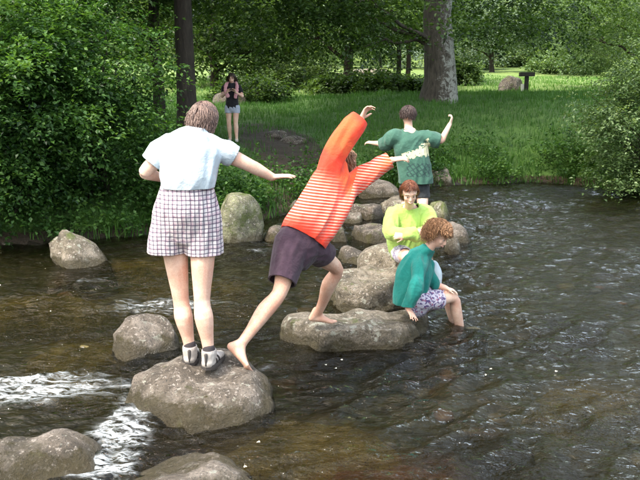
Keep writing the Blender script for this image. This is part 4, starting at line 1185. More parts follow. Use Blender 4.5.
def sneaker(ankle, d, s, root, base):
    d = V(d).normalized(); U = V((0, 0, 1)); lat = d.cross(U); a = V(ankle); so_ = a - U * .085 * s
    up_ = cloth([chain([(a + U * .012 * s, .043 * s, .050 * s), (a - U * .03 * s, .042 * s, .052 * s), (so_ + U * .03 * s - d * .012 * s, .038 * s, .050 * s)], side=lat),
                 chain([(so_ + U * .034 * s - d * .03 * s, .036 * s, .030 * s), (so_ + U * .040 * s + d * .05 * s, .041 * s, .036 * s), (so_ + U * .028 * s + d * .13 * s, .044 * s, .025 * s), (so_ + U * .022 * s + d * .175 * s, .036 * s, .020 * s)], side=lat)],
                M['shoe'], 0.006, 3, wrinkle=0.0015, wscale=30, name="shoe", cuts=[(a + U * .022 * s, U, .09)])
    sh = finish("shoe", up_, base, root)
    out = []
    ns_ = 18
    def prof(t): # outline of the sole
        x = -.055 + .265 * t
        w = .034 + .014 * math.sin(min(1, t * 1.5) * math.pi * .9) if t < .5 else .045 * math.sqrt(max(0, 1 - ((t - .5) / .5) ** 3.2))
        return x * s, max(.004, w) * s * (math.sqrt(min(1, t / .09)) if t < .09 else 1)
    L = [prof(i / ns_) for i in range(ns_ + 1)]
    ring = [(x, w) for x, w in L] + [(x, -w) for x, w in reversed(L)]
    v = []
    for (z, k) in ((0, .98), (.012, 1.03), (.026, 1.0)):
        v += [so_ + d * x + lat * w * k + U * z * s for x, w in ring]
    n_ = len(ring); f = [tuple(range(n_))[::-1], tuple(range(2 * n_, 3 * n_))]
    for lv in (0, 1):
        for k in range(n_): f.append((lv * n_ + k, lv * n_ + (k + 1) % n_, (lv + 1) * n_ + (k + 1) % n_, (lv + 1) * n_ + k))
    link("sole", localise(mesh_py("sole", v, f, [M['sole']], smooth=False), base), sh)
    pr = [chain([(so_ + U * (.078 - .006 * k) * s + d * (.02 + .022 * k) * s - lat * .025 * s, .0035 * s), (so_ + U * (.086 - .006 * k) * s + d * (.03 + .022 * k) * s, .0035 * s), (so_ + U * (.078 - .006 * k) * s + d * (.02 + .022 * k) * s + lat * .025 * s, .0035 * s)], seg=5, sub=1) for k in range(4)]
    tb = [chain([(so_ + U * .03 * s - d * .056 * s, .006 * s), (so_ + U * .088 * s - d * .050 * s, .010 * s)], seg=6, sub=1)]
    for v, f in pr: link("lace", localise(mesh_py("lace", v, f, [M['lace']]), base), sh)
    for l in (-1, 1):
        for q in (0.01, 0.05):
            sv, sf = chain([(so_ + U * .030 * s + d * (q + .01) * s + lat * .040 * l * s, .0065 * s), (so_ + U * .050 * s + d * (q - .005) * s + lat * .040 * l * s, .0065 * s), (so_ + U * .066 * s + d * (q - .02) * s + lat * .034 * l * s, .005 * s)], seg=6, sub=2)
            link("side_stripe", localise(mesh_py("side_stripe", sv, sf, [M['sole']]), base), sh)
    v, f = tb[0]; link("heel_tab", localise(mesh_py("heel_tab", v, f, [M['sole']]), base), sh)
    sk = cloth([chain([(a - U * .02 * s, .038 * s, .042 * s), (a + U * .022 * s, .037 * s, .040 * s)], side=lat)], M['sock'], 0.006, 2, wrinkle=0.001, name="sock", cuts=[(a + U * .05 * s, U, .07)])
    finish("sock", sk, base, root)

# ================= woman in white on the big boulder
W = 4.74
base = P(199, 366, W); base.z = 0.27
woman = empty("person", base, "woman seen from behind in white T-shirt, checked shorts and sneakers balancing on a boulder", "person", "people on the stepping stones")
aL, aR = P(190, 349, 4.80), P(209, 353, 4.70)
kL, kR = P(181, 300, 4.82), P(202, 300, 4.74)
hL, hR = P(172, 226, 4.80), P(203, 226, 4.78)
pel = P(188, 215, 4.80); che = P(191, 155, 4.88)
side = V((1, -0.05, -0.02))
sL, sR = P(168, 148, 4.90), P(216, 149, 4.90)
eL, wL_ = P(145, 172, 4.88), P(161, 178, 5.12)
eR, wR_ = P(249, 165, 4.95), P(272, 177, 5.02)
hc = P(204, 121.5, 5.02); hf = V((0.25, 0.9, -0.35)); hu = V((0.12, 0.35, 0.95))
parts, at, fr_ = head_parts(hc, hf, hu, 1.0)
parts += [chain([(P(197, 140, 4.90), .065, .06), (P(201, 128, 4.97), .055, .055), (hc + V((0, -.01, -.03)), .05)]),
          chain([(pel + V((0, 0, -.05)), .155, .12), (pel, .16, .12), (P(188, 188, 4.80), .125, .10), (P(190, 168, 4.84), .125, .10), (che, .135, .10), (P(194, 144, 4.90), .10, .075)], side=side),
          chain([(sL, .058), (che.lerp(sL, .3), .07)]), chain([(sR, .058), (che.lerp(sR, .3), .07)]),
          limb(hL, kL, aL, .092, .052, .035, 1.17, (0, -.014, 0)), limb(hR, kR, aR, .092, .052, .035, 1.17, (0, -.014, 0)),
          limb(sL, eL, wL_, .055, .042, .028), limb(sR, eR, wR_, .055, .042, .028)]
parts += hand(wL_, (0.55, 0.7, 0.1), (0.3, 0, -1), -1, 1.0, .5)
parts += hand(wR_, (0.98, 0.15, 0.08), (0, 0.1, -1), 1, 1.0, .12)
parts += foot(aL, (0, 1, 0), (0, 0, 1)) + foot(aR, (0.15, 1, 0), (0, 0, 1))
me = remesh(parts, 0.007, 3, name="body"); finish("body", me, base, woman, 'skin')
me = cloth([chain([(P(188, 190, 4.80), px(25, 4.8), .145), (P(189, 178, 4.80), px(27, 4.8), .155), (P(190, 165, 4.83), px(28, 4.83), .155), (P(192, 150, 4.87), px(28.5, 4.87), .145), (P(194, 141, 4.91), px(23, 4.9), .115), (P(197, 132, 4.94), px(13, 4.9), .08)], side=side),
            chain([(P(182, 147, 4.89), .09, .09), (sL, .082, .08), (P(157, 157, 4.89), .078, .08), (P(148, 168, 4.88), .072, .075)]),
            chain([(P(205, 147, 4.90), .09, .09), (P(217, 148, 4.90), .078, .08), (P(228, 153, 4.92), .070, .074), (P(240, 160, 4.94), .066, .07)])],
           M['white_shirt'], 0.009, 5, wrinkle=0.014, wdir=(0.5, 0, 0.85), wscale=8, name="tshirt", seed=3,
           cuts=[(P(152, 163, 4.885), P(148, 168, 4.88) - P(157, 157, 4.89), .12), (P(234, 156.5, 4.93), P(240, 160, 4.94) - P(228, 153, 4.92), .12), (P(187, 187, 4.80), (0, 0, -1), .3), (P(199, 130, 4.95), (0.1, 0.25, 1), .1)])
finish("tshirt", me, base, woman)
me = cloth([chain([(P(188, 181, 4.80), px(24, 4.8), .14), (P(187, 195, 4.80), px(28, 4.8), .16), (P(186, 212, 4.80), px(33, 4.8), .17), (P(186, 226, 4.80), px(34, 4.8), .15)], side=side),
            chain([(P(174, 215, 4.80), px(20, 4.8), .14), (P(169, 235, 4.80), px(19.5, 4.8), .13), (P(166, 257, 4.80), px(19.5, 4.8), .125)], side=side),
            chain([(P(199, 215, 4.80), px(20, 4.8), .14), (P(202, 235, 4.80), px(19.5, 4.8), .13), (P(203.5, 258, 4.80), px(19, 4.8), .125)], side=side)],
           M['plaid'], 0.009, 4, wrinkle=0.008, wdir=(0, 0, 1), wscale=13, name="shorts", seed=5, cuts=[(P(166, 252, 4.80), (0, 0, -1), .155), (P(204, 253, 4.80), (0, 0, -1), .16)])
finish("shorts", me, base, woman)
hm = hair_mat("greying_brown_hair", (0.07, 0.04, 0.035), (0.26, 0.17, 0.14))
finish("hair", hair_mesh(at, fr_, 1.0, hm, n=2000, width=.0040, length=.095, curl=.0025, puff=.05, sleek=True, seed=2, back=-.9, lift=.004, side_low=-.75), base, woman)
sneaker(aL, (-0.08, 1, 0), 1.13, woman, base); sneaker(aR, (0.2, 1, 0), 1.13, woman, base)

# ================= teenager leaping in orange
base = P(240, 362, 4.78); base.z = 0.25
leaper = empty("person", base, "barefoot teenager in orange top and dark purple shorts striding between two stones", "person", "people on the stepping stones")
aB, kB, hB = P(240, 345, 4.86), P(279, 294, 5.06), P(292, 250, 5.24)
aF, kF, hF = P(318, 313, 5.72), P(337, 270, 5.55), P(312, 247, 5.34)
side = (P(325, 247, 5.33) - P(283, 222, 5.25)).normalized()
pc = P(301, 238, 5.30); cc = P(331, 178, 5.52)
sA, eA, wA = P(330, 160, 5.50), P(345, 137, 5.56), P(361, 119, 5.62)
sB, eB, wB = P(345, 187, 5.58), P(368, 173, 5.64), P(392, 160, 5.66)
hc = P(345, 165, 5.76); hf = V((0.7, 0.55, 0.15)); hu = V((0.25, 0.1, 0.9))
parts, at, fr_ = head_parts(hc, hf, hu, 0.95)
parts += [chain([(cc, .08, .07), (P(338, 170, 5.60), .055), (hc + V((0, 0, -.03)), .05)]),
          chain([(P(297, 246, 5.28), .135, .11), (pc, .14, .105), (P(315, 213, 5.38), .105, .085), (cc, .105, .08), (P(336, 173, 5.55), .07, .06)], side=side),
          chain([(cc.lerp(sA, .2), .05), (sA, .045)]), chain([(cc.lerp(sB, .2), .05), (sB, .045)]),
          limb(hB, kB, aB, .083, .051, .033, 1.14, (-.01, -.006, 0)), limb(hF, kF, aF, .083, .050, .033, 1.12, (-.014, -.006, 0)),
          limb(sA, eA, wA, .048, .038, .026), limb(sB, eB, wB, .048, .038, .026)]
parts += foot(aB, P(252, 366, 4.80) - P(234, 347, 4.86), (0.45, 0.55, 0.6), 1.05, bend=0.35)
parts += foot(P(316, 313, 5.72), (0.98, 0.1, -0.12), (0.1, 0, 1), 0.95)
parts += hand(wA, (0.45, 0.2, 0.85), (0.7, -0.3, -0.2), 1, 0.95, .55, spread=.2)
parts += hand(wB, (0.95, 0.2, 0.15), (0, 0.3, -1), 1, 0.95, .35)
me = remesh(parts, 0.007, 3, name="body"); finish("body", me, base, leaper, 'skin_warm')
# orange top
m, nt, c, b, co = fabric("orange_knit", (0.90, 0.065, 0.035), 0.16, 7)
bandmask = ramp(nt, noise(nt, co, 3.2, 2, 0.5), [(0.50, (0, 0, 0)), (0.62, (1, 1, 1))])
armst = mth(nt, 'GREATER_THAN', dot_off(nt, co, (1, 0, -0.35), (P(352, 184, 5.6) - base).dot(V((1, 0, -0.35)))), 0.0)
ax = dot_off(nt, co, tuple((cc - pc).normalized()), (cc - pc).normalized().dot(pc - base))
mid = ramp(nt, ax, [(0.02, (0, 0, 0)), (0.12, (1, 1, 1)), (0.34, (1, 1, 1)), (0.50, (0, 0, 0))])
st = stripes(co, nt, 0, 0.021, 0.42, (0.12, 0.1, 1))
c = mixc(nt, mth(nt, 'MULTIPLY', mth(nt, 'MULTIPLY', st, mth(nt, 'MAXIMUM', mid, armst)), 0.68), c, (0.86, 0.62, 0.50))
c = mixc(nt, mth(nt, 'MULTIPLY', bandmask, 0.35), c, (0.82, 0.22, 0.05))
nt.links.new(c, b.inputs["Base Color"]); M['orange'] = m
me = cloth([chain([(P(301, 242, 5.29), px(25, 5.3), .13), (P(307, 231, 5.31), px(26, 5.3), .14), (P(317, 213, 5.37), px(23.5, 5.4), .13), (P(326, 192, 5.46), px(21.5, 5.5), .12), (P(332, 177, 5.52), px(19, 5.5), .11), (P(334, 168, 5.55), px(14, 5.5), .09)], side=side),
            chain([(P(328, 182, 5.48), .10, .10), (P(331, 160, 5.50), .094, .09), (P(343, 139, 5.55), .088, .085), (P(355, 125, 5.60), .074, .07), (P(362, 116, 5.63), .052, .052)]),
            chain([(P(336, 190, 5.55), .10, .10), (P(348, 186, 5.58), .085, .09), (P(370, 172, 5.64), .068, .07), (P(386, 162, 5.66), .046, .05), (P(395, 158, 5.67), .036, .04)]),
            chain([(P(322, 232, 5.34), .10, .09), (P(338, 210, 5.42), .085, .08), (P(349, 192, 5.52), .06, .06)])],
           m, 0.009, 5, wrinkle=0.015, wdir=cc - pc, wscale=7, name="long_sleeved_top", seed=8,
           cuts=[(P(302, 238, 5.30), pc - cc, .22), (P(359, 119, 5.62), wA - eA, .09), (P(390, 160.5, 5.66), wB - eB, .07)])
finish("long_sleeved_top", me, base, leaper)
me = cloth([chain([(P(305, 232, 5.31), px(22, 5.3), .12), (P(299, 244, 5.29), px(24, 5.3), .135), (P(295, 252, 5.27), px(22, 5.3), .13)], side=side),
            chain([(P(293, 243, 5.26), px(19, 5.3), .13), (P(287, 260, 5.20), px(17, 5.2), .13), (P(281, 283, 5.10), px(14.5, 5.1), .115), (P(279, 292, 5.07), px(14, 5.1), .11)], side=V((1, .2, 0.15))),
            chain([(P(304, 244, 5.30), px(17, 5.3), .12), (P(318, 251, 5.38), px(14, 5.4), .11), (P(327, 259, 5.46), px(12.5, 5.45), .105)], side=V((-.4, .1, .9)))],
           M['purple'], 0.009, 5, wrinkle=0.007, wdir=kB - hB, wscale=11, name="shorts", seed=9,
           cuts=[(P(281, 281, 5.10), (kB - hB), .16), (P(323, 256, 5.43), (kF - hF), .13)])
finish("shorts", me, base, leaper)
hm = hair_mat("sandy_hair", (0.16, 0.09, 0.05), (0.36, 0.22, 0.12))
finish("hair", hair_mesh(at, fr_, 0.97, hm, n=900, width=.0045, length=.06, puff=.5, seed=4, back=-.6), base, leaper)
face_bits(leaper, base, at, fr_, 0.95, smile=False)

# ================= child in teal jacket at the end of the slab
def PB(u, v, Y): return P(u, v, Y + 0.14)
base = PB(418, 306, 5.98); base.z = 0.235
boy = empty("person", base, "curly haired child in teal jacket sitting on the flat slab with legs in water", "person", "people on the stepping stones")
pc = PB(416, 299, 5.98); cc = PB(418, 266, 6.00)
side = V((0.45, 0.85, -0.1)).normalized()
hc = PB(438, 235, 5.98); hf = V((0.75, -0.45, -0.50)); hu = V((0.5, -0.2, 0.85))
s1, e1, w1 = PB(419, 264, 5.86), PB(417, 288, 5.74), PB(408, 309, 5.77)
s2, e2, w2 = PB(427, 258, 6.12), PB(433, 284, 6.06), PB(446, 288, 6.06)
h1, k1, a1 = PB(420, 301, 5.92), PB(453, 298, 6.10), V((P(463, 326, 6.36).x, 6.36, -.10))
h2, k2, a2 = PB(422, 300, 6.10), PB(447, 293, 6.30), V((P(457, 320, 6.52).x, 6.55, -.10))
S_ = 0.80
parts, at, fr_ = head_parts(hc, hf, hu, 0.90)
parts += [chain([(PB(423, 254, 6.00), .055, .05), (PB(430, 246, 5.99), .045), (hc + V((-.01, 0, -.03)), .042)]),
          chain([(pc + V((0, 0, -.02)), .125, .10), (pc + V((.01, 0, .05)), .12, .10), (PB(415, 280, 6.0), .105, .085), (cc, .125, .09), (PB(421, 257, 6.0), .09, .07)], side=side),
          chain([(cc.lerp(s1, .3), .045), (s1, .034)]), chain([(cc.lerp(s2, .3), .045), (s2, .034)]),
          limb(h1, k1, a1, .068, .047, .030, 1.05), limb(h2, k2, a2, .066, .046, .030, 1.05),
          limb(s1, e1, w1, .032, .030, .022), limb(s2, e2, w2, .032, .030, .022)]
parts += hand(w1, (0.35, -0.55, -0.45), (0, -0.3, -1), 1, .78, .12, spread=.2)
parts += hand(w2, (0.85, 0, -0.25), (-.2, 0, -1), -1, .78, .35)
parts += foot(a1, (0.85, -0.4, -0.2), (0.1, 0, 1), .78) + foot(a2, (0.9, -0.2, -0.2), (0.1, 0, 1), .78)
me = remesh(parts, 0.0068, 3, name="body"); finish("body", me, base, boy, 'skin')
me = cloth([chain([(PB(411, 302, 6.0), .15, .135), (PB(412, 288, 6.0), .15, .145), (PB(415, 272, 6.0), .145, .14), (PB(419, 260, 6.0), .125, .115), (PB(425, 252, 6.0), .07, .07)], side=side),
            chain([(PB(420, 260, 5.95), .074), (PB(419, 267, 5.86), .070), (PB(417, 278, 5.79), .058), (PB(416, 289, 5.74), .056), (PB(411, 301, 5.76), .048), (PB(407.5, 310, 5.77), .044)]),
            chain([(PB(426, 262, 6.06), .06), (PB(430, 275, 6.05), .052), (PB(433, 284, 6.06), .046)]),
            chain([(PB(420, 255, 5.97), .06, .05), (PB(429, 249, 5.98), .062, .05)])],
           M['teal'], 0.008, 3, wrinkle=0.014, wdir=(0.25, 0, 1), wscale=9, name="jacket", seed=12,
           cuts=[(PB(408.5, 306, 5.77), (0.05, -0.02, -1), .075), (PB(430, 247.5, 5.98), (0.6, -.1, .7), .065), (PB(411, 303, 5.98), (0, 0, -1), .2)])
finish("jacket", me, base, boy)
me = cloth([chain([(PB(434, 264, 6.10), .032), (PB(437, 273, 6.08), .040, .04), (PB(435, 285, 6.08), .05, .045)])], M['white_shirt'], 0.008, 3, wrinkle=0.003, name="undershirt", seed=1)
finish("undershirt", me, base, boy)
me = cloth([chain([(PB(416, 297, 5.98), .145, .115), (PB(418, 304, 5.98), .15, .105)], side=side),
            chain([(PB(418, 301, 5.91), .088), (PB(432, 300, 5.97), .082), (PB(443, 299, 6.02), .074)]),
            chain([(PB(420, 299, 6.09), .082), (PB(432, 296, 6.18), .074), (PB(440, 293, 6.24), .07)])],
           M['floral'], 0.008, 4, wrinkle=0.005, wscale=14, name="shorts", seed=13, cuts=[(PB(440, 299, 6.01), k1 - h1, .11), (PB(438, 294, 6.23), k2 - h2, .09)])
finish("shorts", me, base, boy)
hm = hair_mat("curly_light_brown_hair", (0.15, 0.07, 0.03), (0.42, 0.24, 0.13))
finish("hair", hair_mesh(at, fr_, 0.98, hm, n=1500, width=.0036, length=.075, curl=.011, seed=6, back=-.7, lift=.010, puff=.6, hairline=.30, side_low=-.5), base, boy)
face_bits(boy, base, at, fr_, 0.9, smile=False)
# ================= girl in lime sitting with folded arms
base = P(409, 262, 7.35); base.z = 0.47
girl = empty("person", base, "smiling auburn haired girl in a lime green sweater sitting with folded arms", "person", "people on the stepping stones")
Yg = 7.30
pc = P(408, 253, 7.45); pc.z = max(pc.z, .57)
cc = P(409, 219, Yg + .05)
hc = P(409.5, 193, 7.12); hf = V((0.05, -1, -0.40)); hu = V((-0.03, -0.2, 1)); side = V((1, 0, 0))
s1, s2 = P(394, 214, Yg), P(426, 214, Yg)
e1, e2 = P(391, 233, 7.12), P(430, 232, 7.12)
w1, w2 = P(414, 232, 6.98), P(405, 236, 6.96)
h1, h2 = P(400, 253, 7.35), P(418, 253, 7.35)
k1, k2 = P(407, 257, 6.98), P(424, 260, 6.98)
a1, a2 = V((k1.x + .05, 6.92, .38)), V((k2.x + .06, 6.92, .38))
parts, at, fr_ = head_parts(hc, hf, hu, 0.95)
parts += [chain([(cc + V((0, 0, .08)), .055, .05), (P(409.5, 206, 7.22), .046), (hc + V((0, .01, -.03)), .042)]),
          chain([(pc, .14, .11), (P(408, 240, 7.4), .12, .095), (cc, .135, .095), (P(409, 211, Yg), .10, .075)], side=side),
          chain([(cc.lerp(s1, .3), .055), (s1, .046)]), chain([(cc.lerp(s2, .3), .055), (s2, .046)]),
          limb(s1, e1, w1, .042, .035, .023), limb(s2, e2, w2, .042, .035, .023),
          limb(h1, k1, a1, .08, .06, .034, 1.05), limb(h2, k2, a2, .08, .06, .034, 1.05)]
parts += hand(w1, (1, -.1, .05), (0, 1, -.2), -1, .8, .5) + hand(w2, (-1, -.1, .05), (0, 1, -.2), 1, .8, .5)
parts += foot(a1, (-.1, -1, -.05), (0, 0, 1), .82) + foot(a2, (.1, -1, -.05), (0, 0, 1), .82)
me = remesh(parts, 0.007, 3, name="body"); finish("body", me, base, girl, 'skin')
me = cloth([chain([(P(408, 249, 7.38), px(19, 7.4), .145), (P(408, 238, 7.36), px(21, 7.4), .155), (P(409, 226, 7.33), px(20, 7.3), .145), (P(409, 215, 7.30), px(18, 7.3), .115), (P(409.5, 208, 7.27), px(10, 7.3), .075)], side=side),
            chain([(P(402, 214, Yg), .09), (s1, .080), (P(391, 224, 7.20), .078), (e1, .075), (P(402, 234, 7.02), .062), (w1, .048)]),
            chain([(P(418, 214, Yg), .09), (s2, .080), (P(430, 223, 7.20), .078), (e2, .075), (P(420, 235, 7.02), .062), (w2 + V((.02, 0, 0)), .050)])],
           M['lime'], 0.008, 4, wrinkle=0.013, wdir=(0.3, 0, 1), wscale=10, name="sweater", seed=14, cuts=[(P(409.5, 206.5, 7.25), (0, -.3, 1), .09)])
finish("sweater", me, base, girl)
me = cloth([chain([(pc + V((0, 0, -.02)), .165, .12), (P(408, 248, 7.40), .16, .12)], side=side),
            chain([(P(400, 252, 7.35), .095), (P(402, 254, 7.20), .088), (P(406, 255, 7.05), .074)]),
            chain([(P(417, 252, 7.35), .095), (P(420, 255, 7.20), .088), (P(423, 257, 7.05), .074)])],
           M['floral2'], 0.008, 4, wrinkle=0.005, wscale=14, name="shorts", seed=15, cuts=[(P(406, 255.5, 7.08), (.1, -1, -.1), .11), (P(423, 257.5, 7.08), (0.1, -1, -.1), .11)])
finish("shorts", me, base, girl)
hm = hair_mat("auburn_hair", (0.09, 0.025, 0.012), (0.24, 0.085, 0.04))
finish("hair", hair_mesh(at, fr_, 0.96, hm, n=1400, width=.004, length=.085, puff=.0, sleek=True, seed=7, back=-.8, lift=.002, hairline=.52, side_low=-.4), base, girl)
face_bits(girl, base, at, fr_, 0.95, smile=True)

# ================= person in dark green T-shirt
base = P(412, 243, 8.6); base.z = 0.36
green = empty("person", base, "short haired child seen from behind in a green printed T-shirt with arms held out", "person", "people on the stepping stones")
G = 8.6
hc = P(408, 116, 8.66); hf = V((0.1, 1, -.05)); hu = V((0.05, 0, 1)); side = V((1, 0.05, 0.06)).normalized()
pc = P(415, 184, G); cc = P(410, 142, G)
s1, e1, w1 = P(395, 137, G), P(383, 144, 8.75), P(373, 143, 8.95)
s2, e2, w2 = P(424, 137, G), P(441, 141, 8.62), P(450, 124, 8.68)
h1, k1, a1 = P(408, 188, G), P(406, 216, 8.52), V((P(405, 236, G).x, 8.66, .44))
h2, k2, a2 = P(422, 188, G), P(423, 214, 8.48), V((P(420, 236, G).x, 8.6, .44))
parts, at, fr_ = head_parts(hc, hf, hu, 0.93)
parts += [chain([(P(409, 134, G), .055, .05), (P(408.5, 127, 8.63), .047), (hc + V((0, 0, -.03)), .045)]),
          chain([(pc + V((0, 0, -.03)), .13, .10), (pc, .135, .10), (P(413, 163, G), .11, .085), (cc, .14, .095), (P(409, 133, G), .09, .07)], side=side),
          chain([(cc.lerp(s1, .3), .055), (s1, .045)]), chain([(cc.lerp(s2, .3), .055), (s2, .045)]),
          limb(s1, e1, w1, .042, .034, .023), limb(s2, e2, w2, .042, .034, .023),
          limb(h1, k1, a1, .075, .048, .03, 1.08), limb(h2, k2, a2, .075, .048, .03, 1.08)]
parts += hand(w1, (-.7, .5, .1), (0.2, .3, -1), -1, .88, .5) + hand(w2, (.3, .05, .9), (-.9, .3, .1), -1, .9, .85)
parts += foot(a1, (-.1, 1, 0), (0, 0, 1), .85) + foot(a2, (.1, 1, 0), (0, 0, 1), .85)
me = remesh(parts, 0.007, 3, name="body"); finish("body", me, base, green, 'skin')
m, nt, c, b, co = fabric("green_cotton_with_print", (0.050, 0.130, 0.100), 0.10)
pb = P(416, 152, G) - base
dx = V((0.93, 0, 0.32)); dz = V((-.32, 0, .93))
fx = dot_off(nt, co, dx, dx.dot(pb)); fz = dot_off(nt, co, dz, dz.dot(pb))
nz1 = noise(nt, co, 22, 3, 0.6, 0.5)
inx = mth(nt, 'SUBTRACT', 1.0, mth(nt, 'POWER', mth(nt, 'DIVIDE', mth(nt, 'ABSOLUTE', fx), 0.165), 4.0))
wd_ = mth(nt, 'ADD', 0.045, mth(nt, 'MULTIPLY', mth(nt, 'MAXIMUM', fx, 0.0), 0.42))
inz = mth(nt, 'SUBTRACT', 1.0, mth(nt, 'DIVIDE', mth(nt, 'ABSOLUTE', fz), wd_))
msk = mth(nt, 'MINIMUM', inx, inz)
msk = mth(nt, 'GREATER_THAN', mth(nt, 'ADD', mth(nt, 'MULTIPLY', msk, 0.9), mth(nt, 'MULTIPLY', mth(nt, 'ADD', nz1, -0.5), 3.6)), 0.15)
msk = mth(nt, 'MULTIPLY', msk, mth(nt, 'GREATER_THAN', mth(nt, 'MINIMUM', inx, inz), 0.0))
back = mth(nt, 'LESS_THAN', dot_off(nt, co, (0, 1, 0), (P(410, 150, G) - base).y), 0.0)
c = mixc(nt, mth(nt, 'MULTIPLY', msk, back), c, (0.58, 0.58, 0.40))
pb2 = P(417, 169, G) - base
hx_ = dot_off(nt, co, (1, 0, 0), pb2.x); hz_ = dot_off(nt, co, (0, 0, 1), pb2.z)
inb = mth(nt, 'MULTIPLY', mth(nt, 'LESS_THAN', mth(nt, 'ABSOLUTE', hx_), 0.13), mth(nt, 'LESS_THAN', mth(nt, 'ABSOLUTE', hz_), 0.075))
hat = mth(nt, 'MAXIMUM', stripes(co, nt, 0, 0.040, 0.35, (0.8, 0, 0.6)), stripes(co, nt, 0, 0.052, 0.25, (0.5, 0, -0.85)))
c = mixc(nt, mth(nt, 'MULTIPLY', mth(nt, 'MULTIPLY', inb, hat), mth(nt, 'MULTIPLY', back, 0.7)), c, (0.02, 0.045, 0.05))
nt.links.new(c, b.inputs["Base Color"])
me = cloth([chain([(P(416, 186, G), px(17, G), .145), (P(415, 175, G), px(17, G), .145), (P(413, 158, G), px(16, G), .135), (P(410, 143, G), px(16.5, G), .12), (P(409, 135, G), px(13, G), .095), (P(408.5, 130, G), px(6, G), .06)], side=side),
            chain([(P(402, 140, G), .09), (s1, .085), (P(388, 142, 8.67), .085), (P(381, 145, 8.78), .08)]),
            chain([(P(417, 140, G), .09), (s2, .085), (P(432, 139, G), .085), (P(441, 142, 8.62), .082)])],
           m, 0.009, 4, wrinkle=0.013, wdir=(0.25, 0, 1), wscale=9, name="tshirt", seed=17,
           cuts=[(P(416, 183, G), (0, 0, -1), .24), (P(383, 144.5, 8.75), e1 - s1, .12), (P(439, 141.5, 8.62), V((1, 0, -.2)), .12), (P(408.5, 129, G), (0, .1, 1), .07)])
finish("tshirt", me, base, green)
me = cloth([chain([(P(415, 178, G), .15, .12), (P(415, 188, G), .155, .12)], side=side), chain([(P(408, 186, G), .095), (P(407, 200, G - .03), .09)]), chain([(P(421, 186, G), .095), (P(422, 198, G - .03), .09)])],
           M['dark_cloth'], 0.009, 4, wrinkle=0.005, name="shorts", seed=18, cuts=[(P(407, 199, G - .03), (0, 0, -1), .12), (P(422, 197, G - .03), (0, 0, -1), .12)])
finish("shorts", me, base, green)
hm = hair_mat("dark_brown_hair", (0.03, 0.018, 0.018), (0.09, 0.055, 0.05))
finish("hair", hair_mesh(at, fr_, 0.95, hm, n=1200, length=.035, puff=.2, seed=8, back=-.55, lift=.003, side_low=-.2, width=.0042), base, green)

# ================= walker on the far bank
Fy = 17.0
bx = P(233, 138, Fy).x
base = V((bx, Fy, gz(bx, Fy)))
walker = empty("person", base, "far off walker in a black top and white shorts on the shaded bank path", "person", "people on the far bank")
hgt = P(233, 73, Fy).z - base.z
def B(l, u, f=0.0): return base + V((l * hgt, f * hgt, u * hgt))
hc = B(0.0, .925, -.01); hf = V((0, -1, -.25)); hu = V((0, -.2, 1)); side = V((1, 0, 0)); s0 = hgt / 1.66
parts, at, fr_ = head_parts(hc, hf, hu, s0)
s1, e1, w1 = B(-.105, .80), B(-.15, .66, -.02), B(-.06, .72, -.12)
s2, e2, w2 = B(.105, .80), B(.155, .66, -.02), B(.07, .72, -.12)
h1, k1, a1 = B(-.055, .50), B(-.055, .28, -.01), B(-.045, .055, .03)
h2, k2, a2 = B(.055, .50), B(.05, .28, -.03), B(.06, .055, -.06)
parts += [chain([(B(0, .82), .055 * s0), (B(0, .88), .048 * s0)]),
          chain([(B(0, .49), .155 * s0, .11 * s0), (B(0, .54), .15 * s0, .11 * s0), (B(0, .64), .12 * s0, .09 * s0), (B(0, .75), .155 * s0, .10 * s0), (B(0, .81), .10 * s0, .07 * s0)], side=side),
          limb(s1, e1, w1, .048 * s0, .038 * s0, .025 * s0), limb(s2, e2, w2, .048 * s0, .038 * s0, .025 * s0),
          limb(h1, k1, a1, .085 * s0, .055 * s0, .035 * s0, 1.06), limb(h2, k2, a2, .085 * s0, .055 * s0, .035 * s0, 1.06)]
parts += hand(w1, (.4, -.3, .8), (.6, -.6, 0), 1, s0, .5) + hand(w2, (-.4, -.3, .8), (-.6, -.6, 0), -1, s0, .5)
parts += foot(a1, (0, -1, 0), (0, 0, 1), s0) + foot(a2, (.1, -1, 0), (0, 0, 1), s0)
me = remesh(parts, 0.008, 3, name="body"); finish("body", me, base, walker, 'skin')
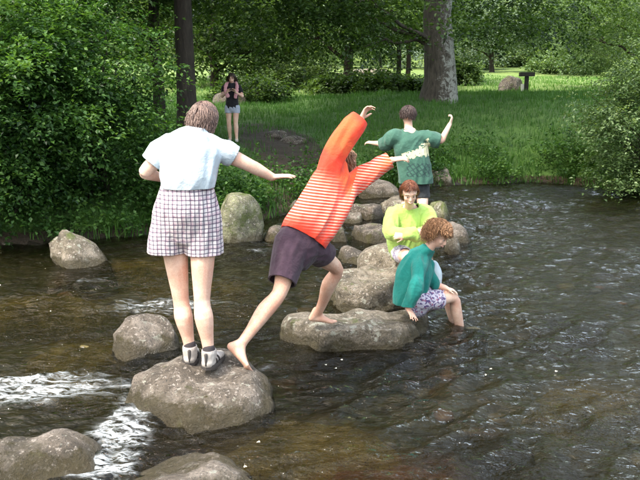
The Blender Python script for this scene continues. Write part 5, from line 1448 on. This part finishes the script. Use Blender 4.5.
me = cloth([chain([(B(0, .50), .165 * s0, .125 * s0), (B(0, .56), .16 * s0, .125 * s0), (B(0, .65), .145 * s0, .11 * s0), (B(0, .75), .17 * s0, .12 * s0), (B(0, .82), .11 * s0, .085 * s0)], side=side),
            chain([(B(-.08, .79), .075 * s0), (s1, .068 * s0), (B(-.13, .72), .062 * s0)]), chain([(B(.08, .79), .075 * s0), (s2, .068 * s0), (B(.13, .72), .062 * s0)])], M['black'], 0.012, 4, wrinkle=0.006, name="tshirt", seed=19)
finish("tshirt", me, base, walker)
me = cloth([chain([(B(0, .53), .155 * s0, .12 * s0), (B(0, .49), .165 * s0, .125 * s0)], side=side), chain([(h1, .10 * s0), (B(-.058, .42), .095 * s0)]), chain([(h2, .10 * s0), (B(.056, .42), .095 * s0)])], M['pale_shorts'], 0.012, 3, wrinkle=0.004, name="shorts",
           cuts=[(B(-.058, .42), (0, 0, -1), .13), (B(.056, .42), (0, 0, -1), .13)])
finish("shorts", me, base, walker)
me = cloth([chain([(B(-.055, .66, -.105), .022 * s0, .045 * s0), (B(-.085, .76, -.09), .024 * s0, .045 * s0), (B(-.075, .84, -.035), .030 * s0, .040 * s0), (B(-.04, .86, .045), .032 * s0), (B(.04, .86, .045), .032 * s0), (B(.075, .84, -.035), .030 * s0, .040 * s0), (B(.085, .76, -.09), .024 * s0, .045 * s0), (B(.06, .64, -.105), .022 * s0, .045 * s0)], side=V((0, 1, 0.2)))],
           M['pink'], 0.010, 2, wrinkle=0.010, name="scarf", seed=2)
finish("scarf", me, base, walker)
hm = hair_mat("long_dark_hair", (0.02, 0.014, 0.012), (0.06, 0.04, 0.03))
finish("hair", hair_mesh(at, fr_, s0, hm, n=700, length=.22, puff=.0, sleek=True, seed=9, back=-.9, lift=.006, width=.006, hairline=.5, side_low=-.7), base, walker)
face_bits(walker, base, at, fr_, s0, smile=False)
for a_, dv in ((a1, V((0, -1, 0))), (a2, V((.1, -1, 0)))):
    me = cloth([chain([(a_ - V((0, 0, .02)), .04 * s0), (a_ - V((0, 0, .05)) + dv * .05, .045 * s0, .035 * s0), (a_ - V((0, 0, .06)) + dv * .16, .042 * s0, .03 * s0)])], M['lace'], 0.01, 2, wrinkle=0, name="shoe")
    finish("shoe", me, base, walker)
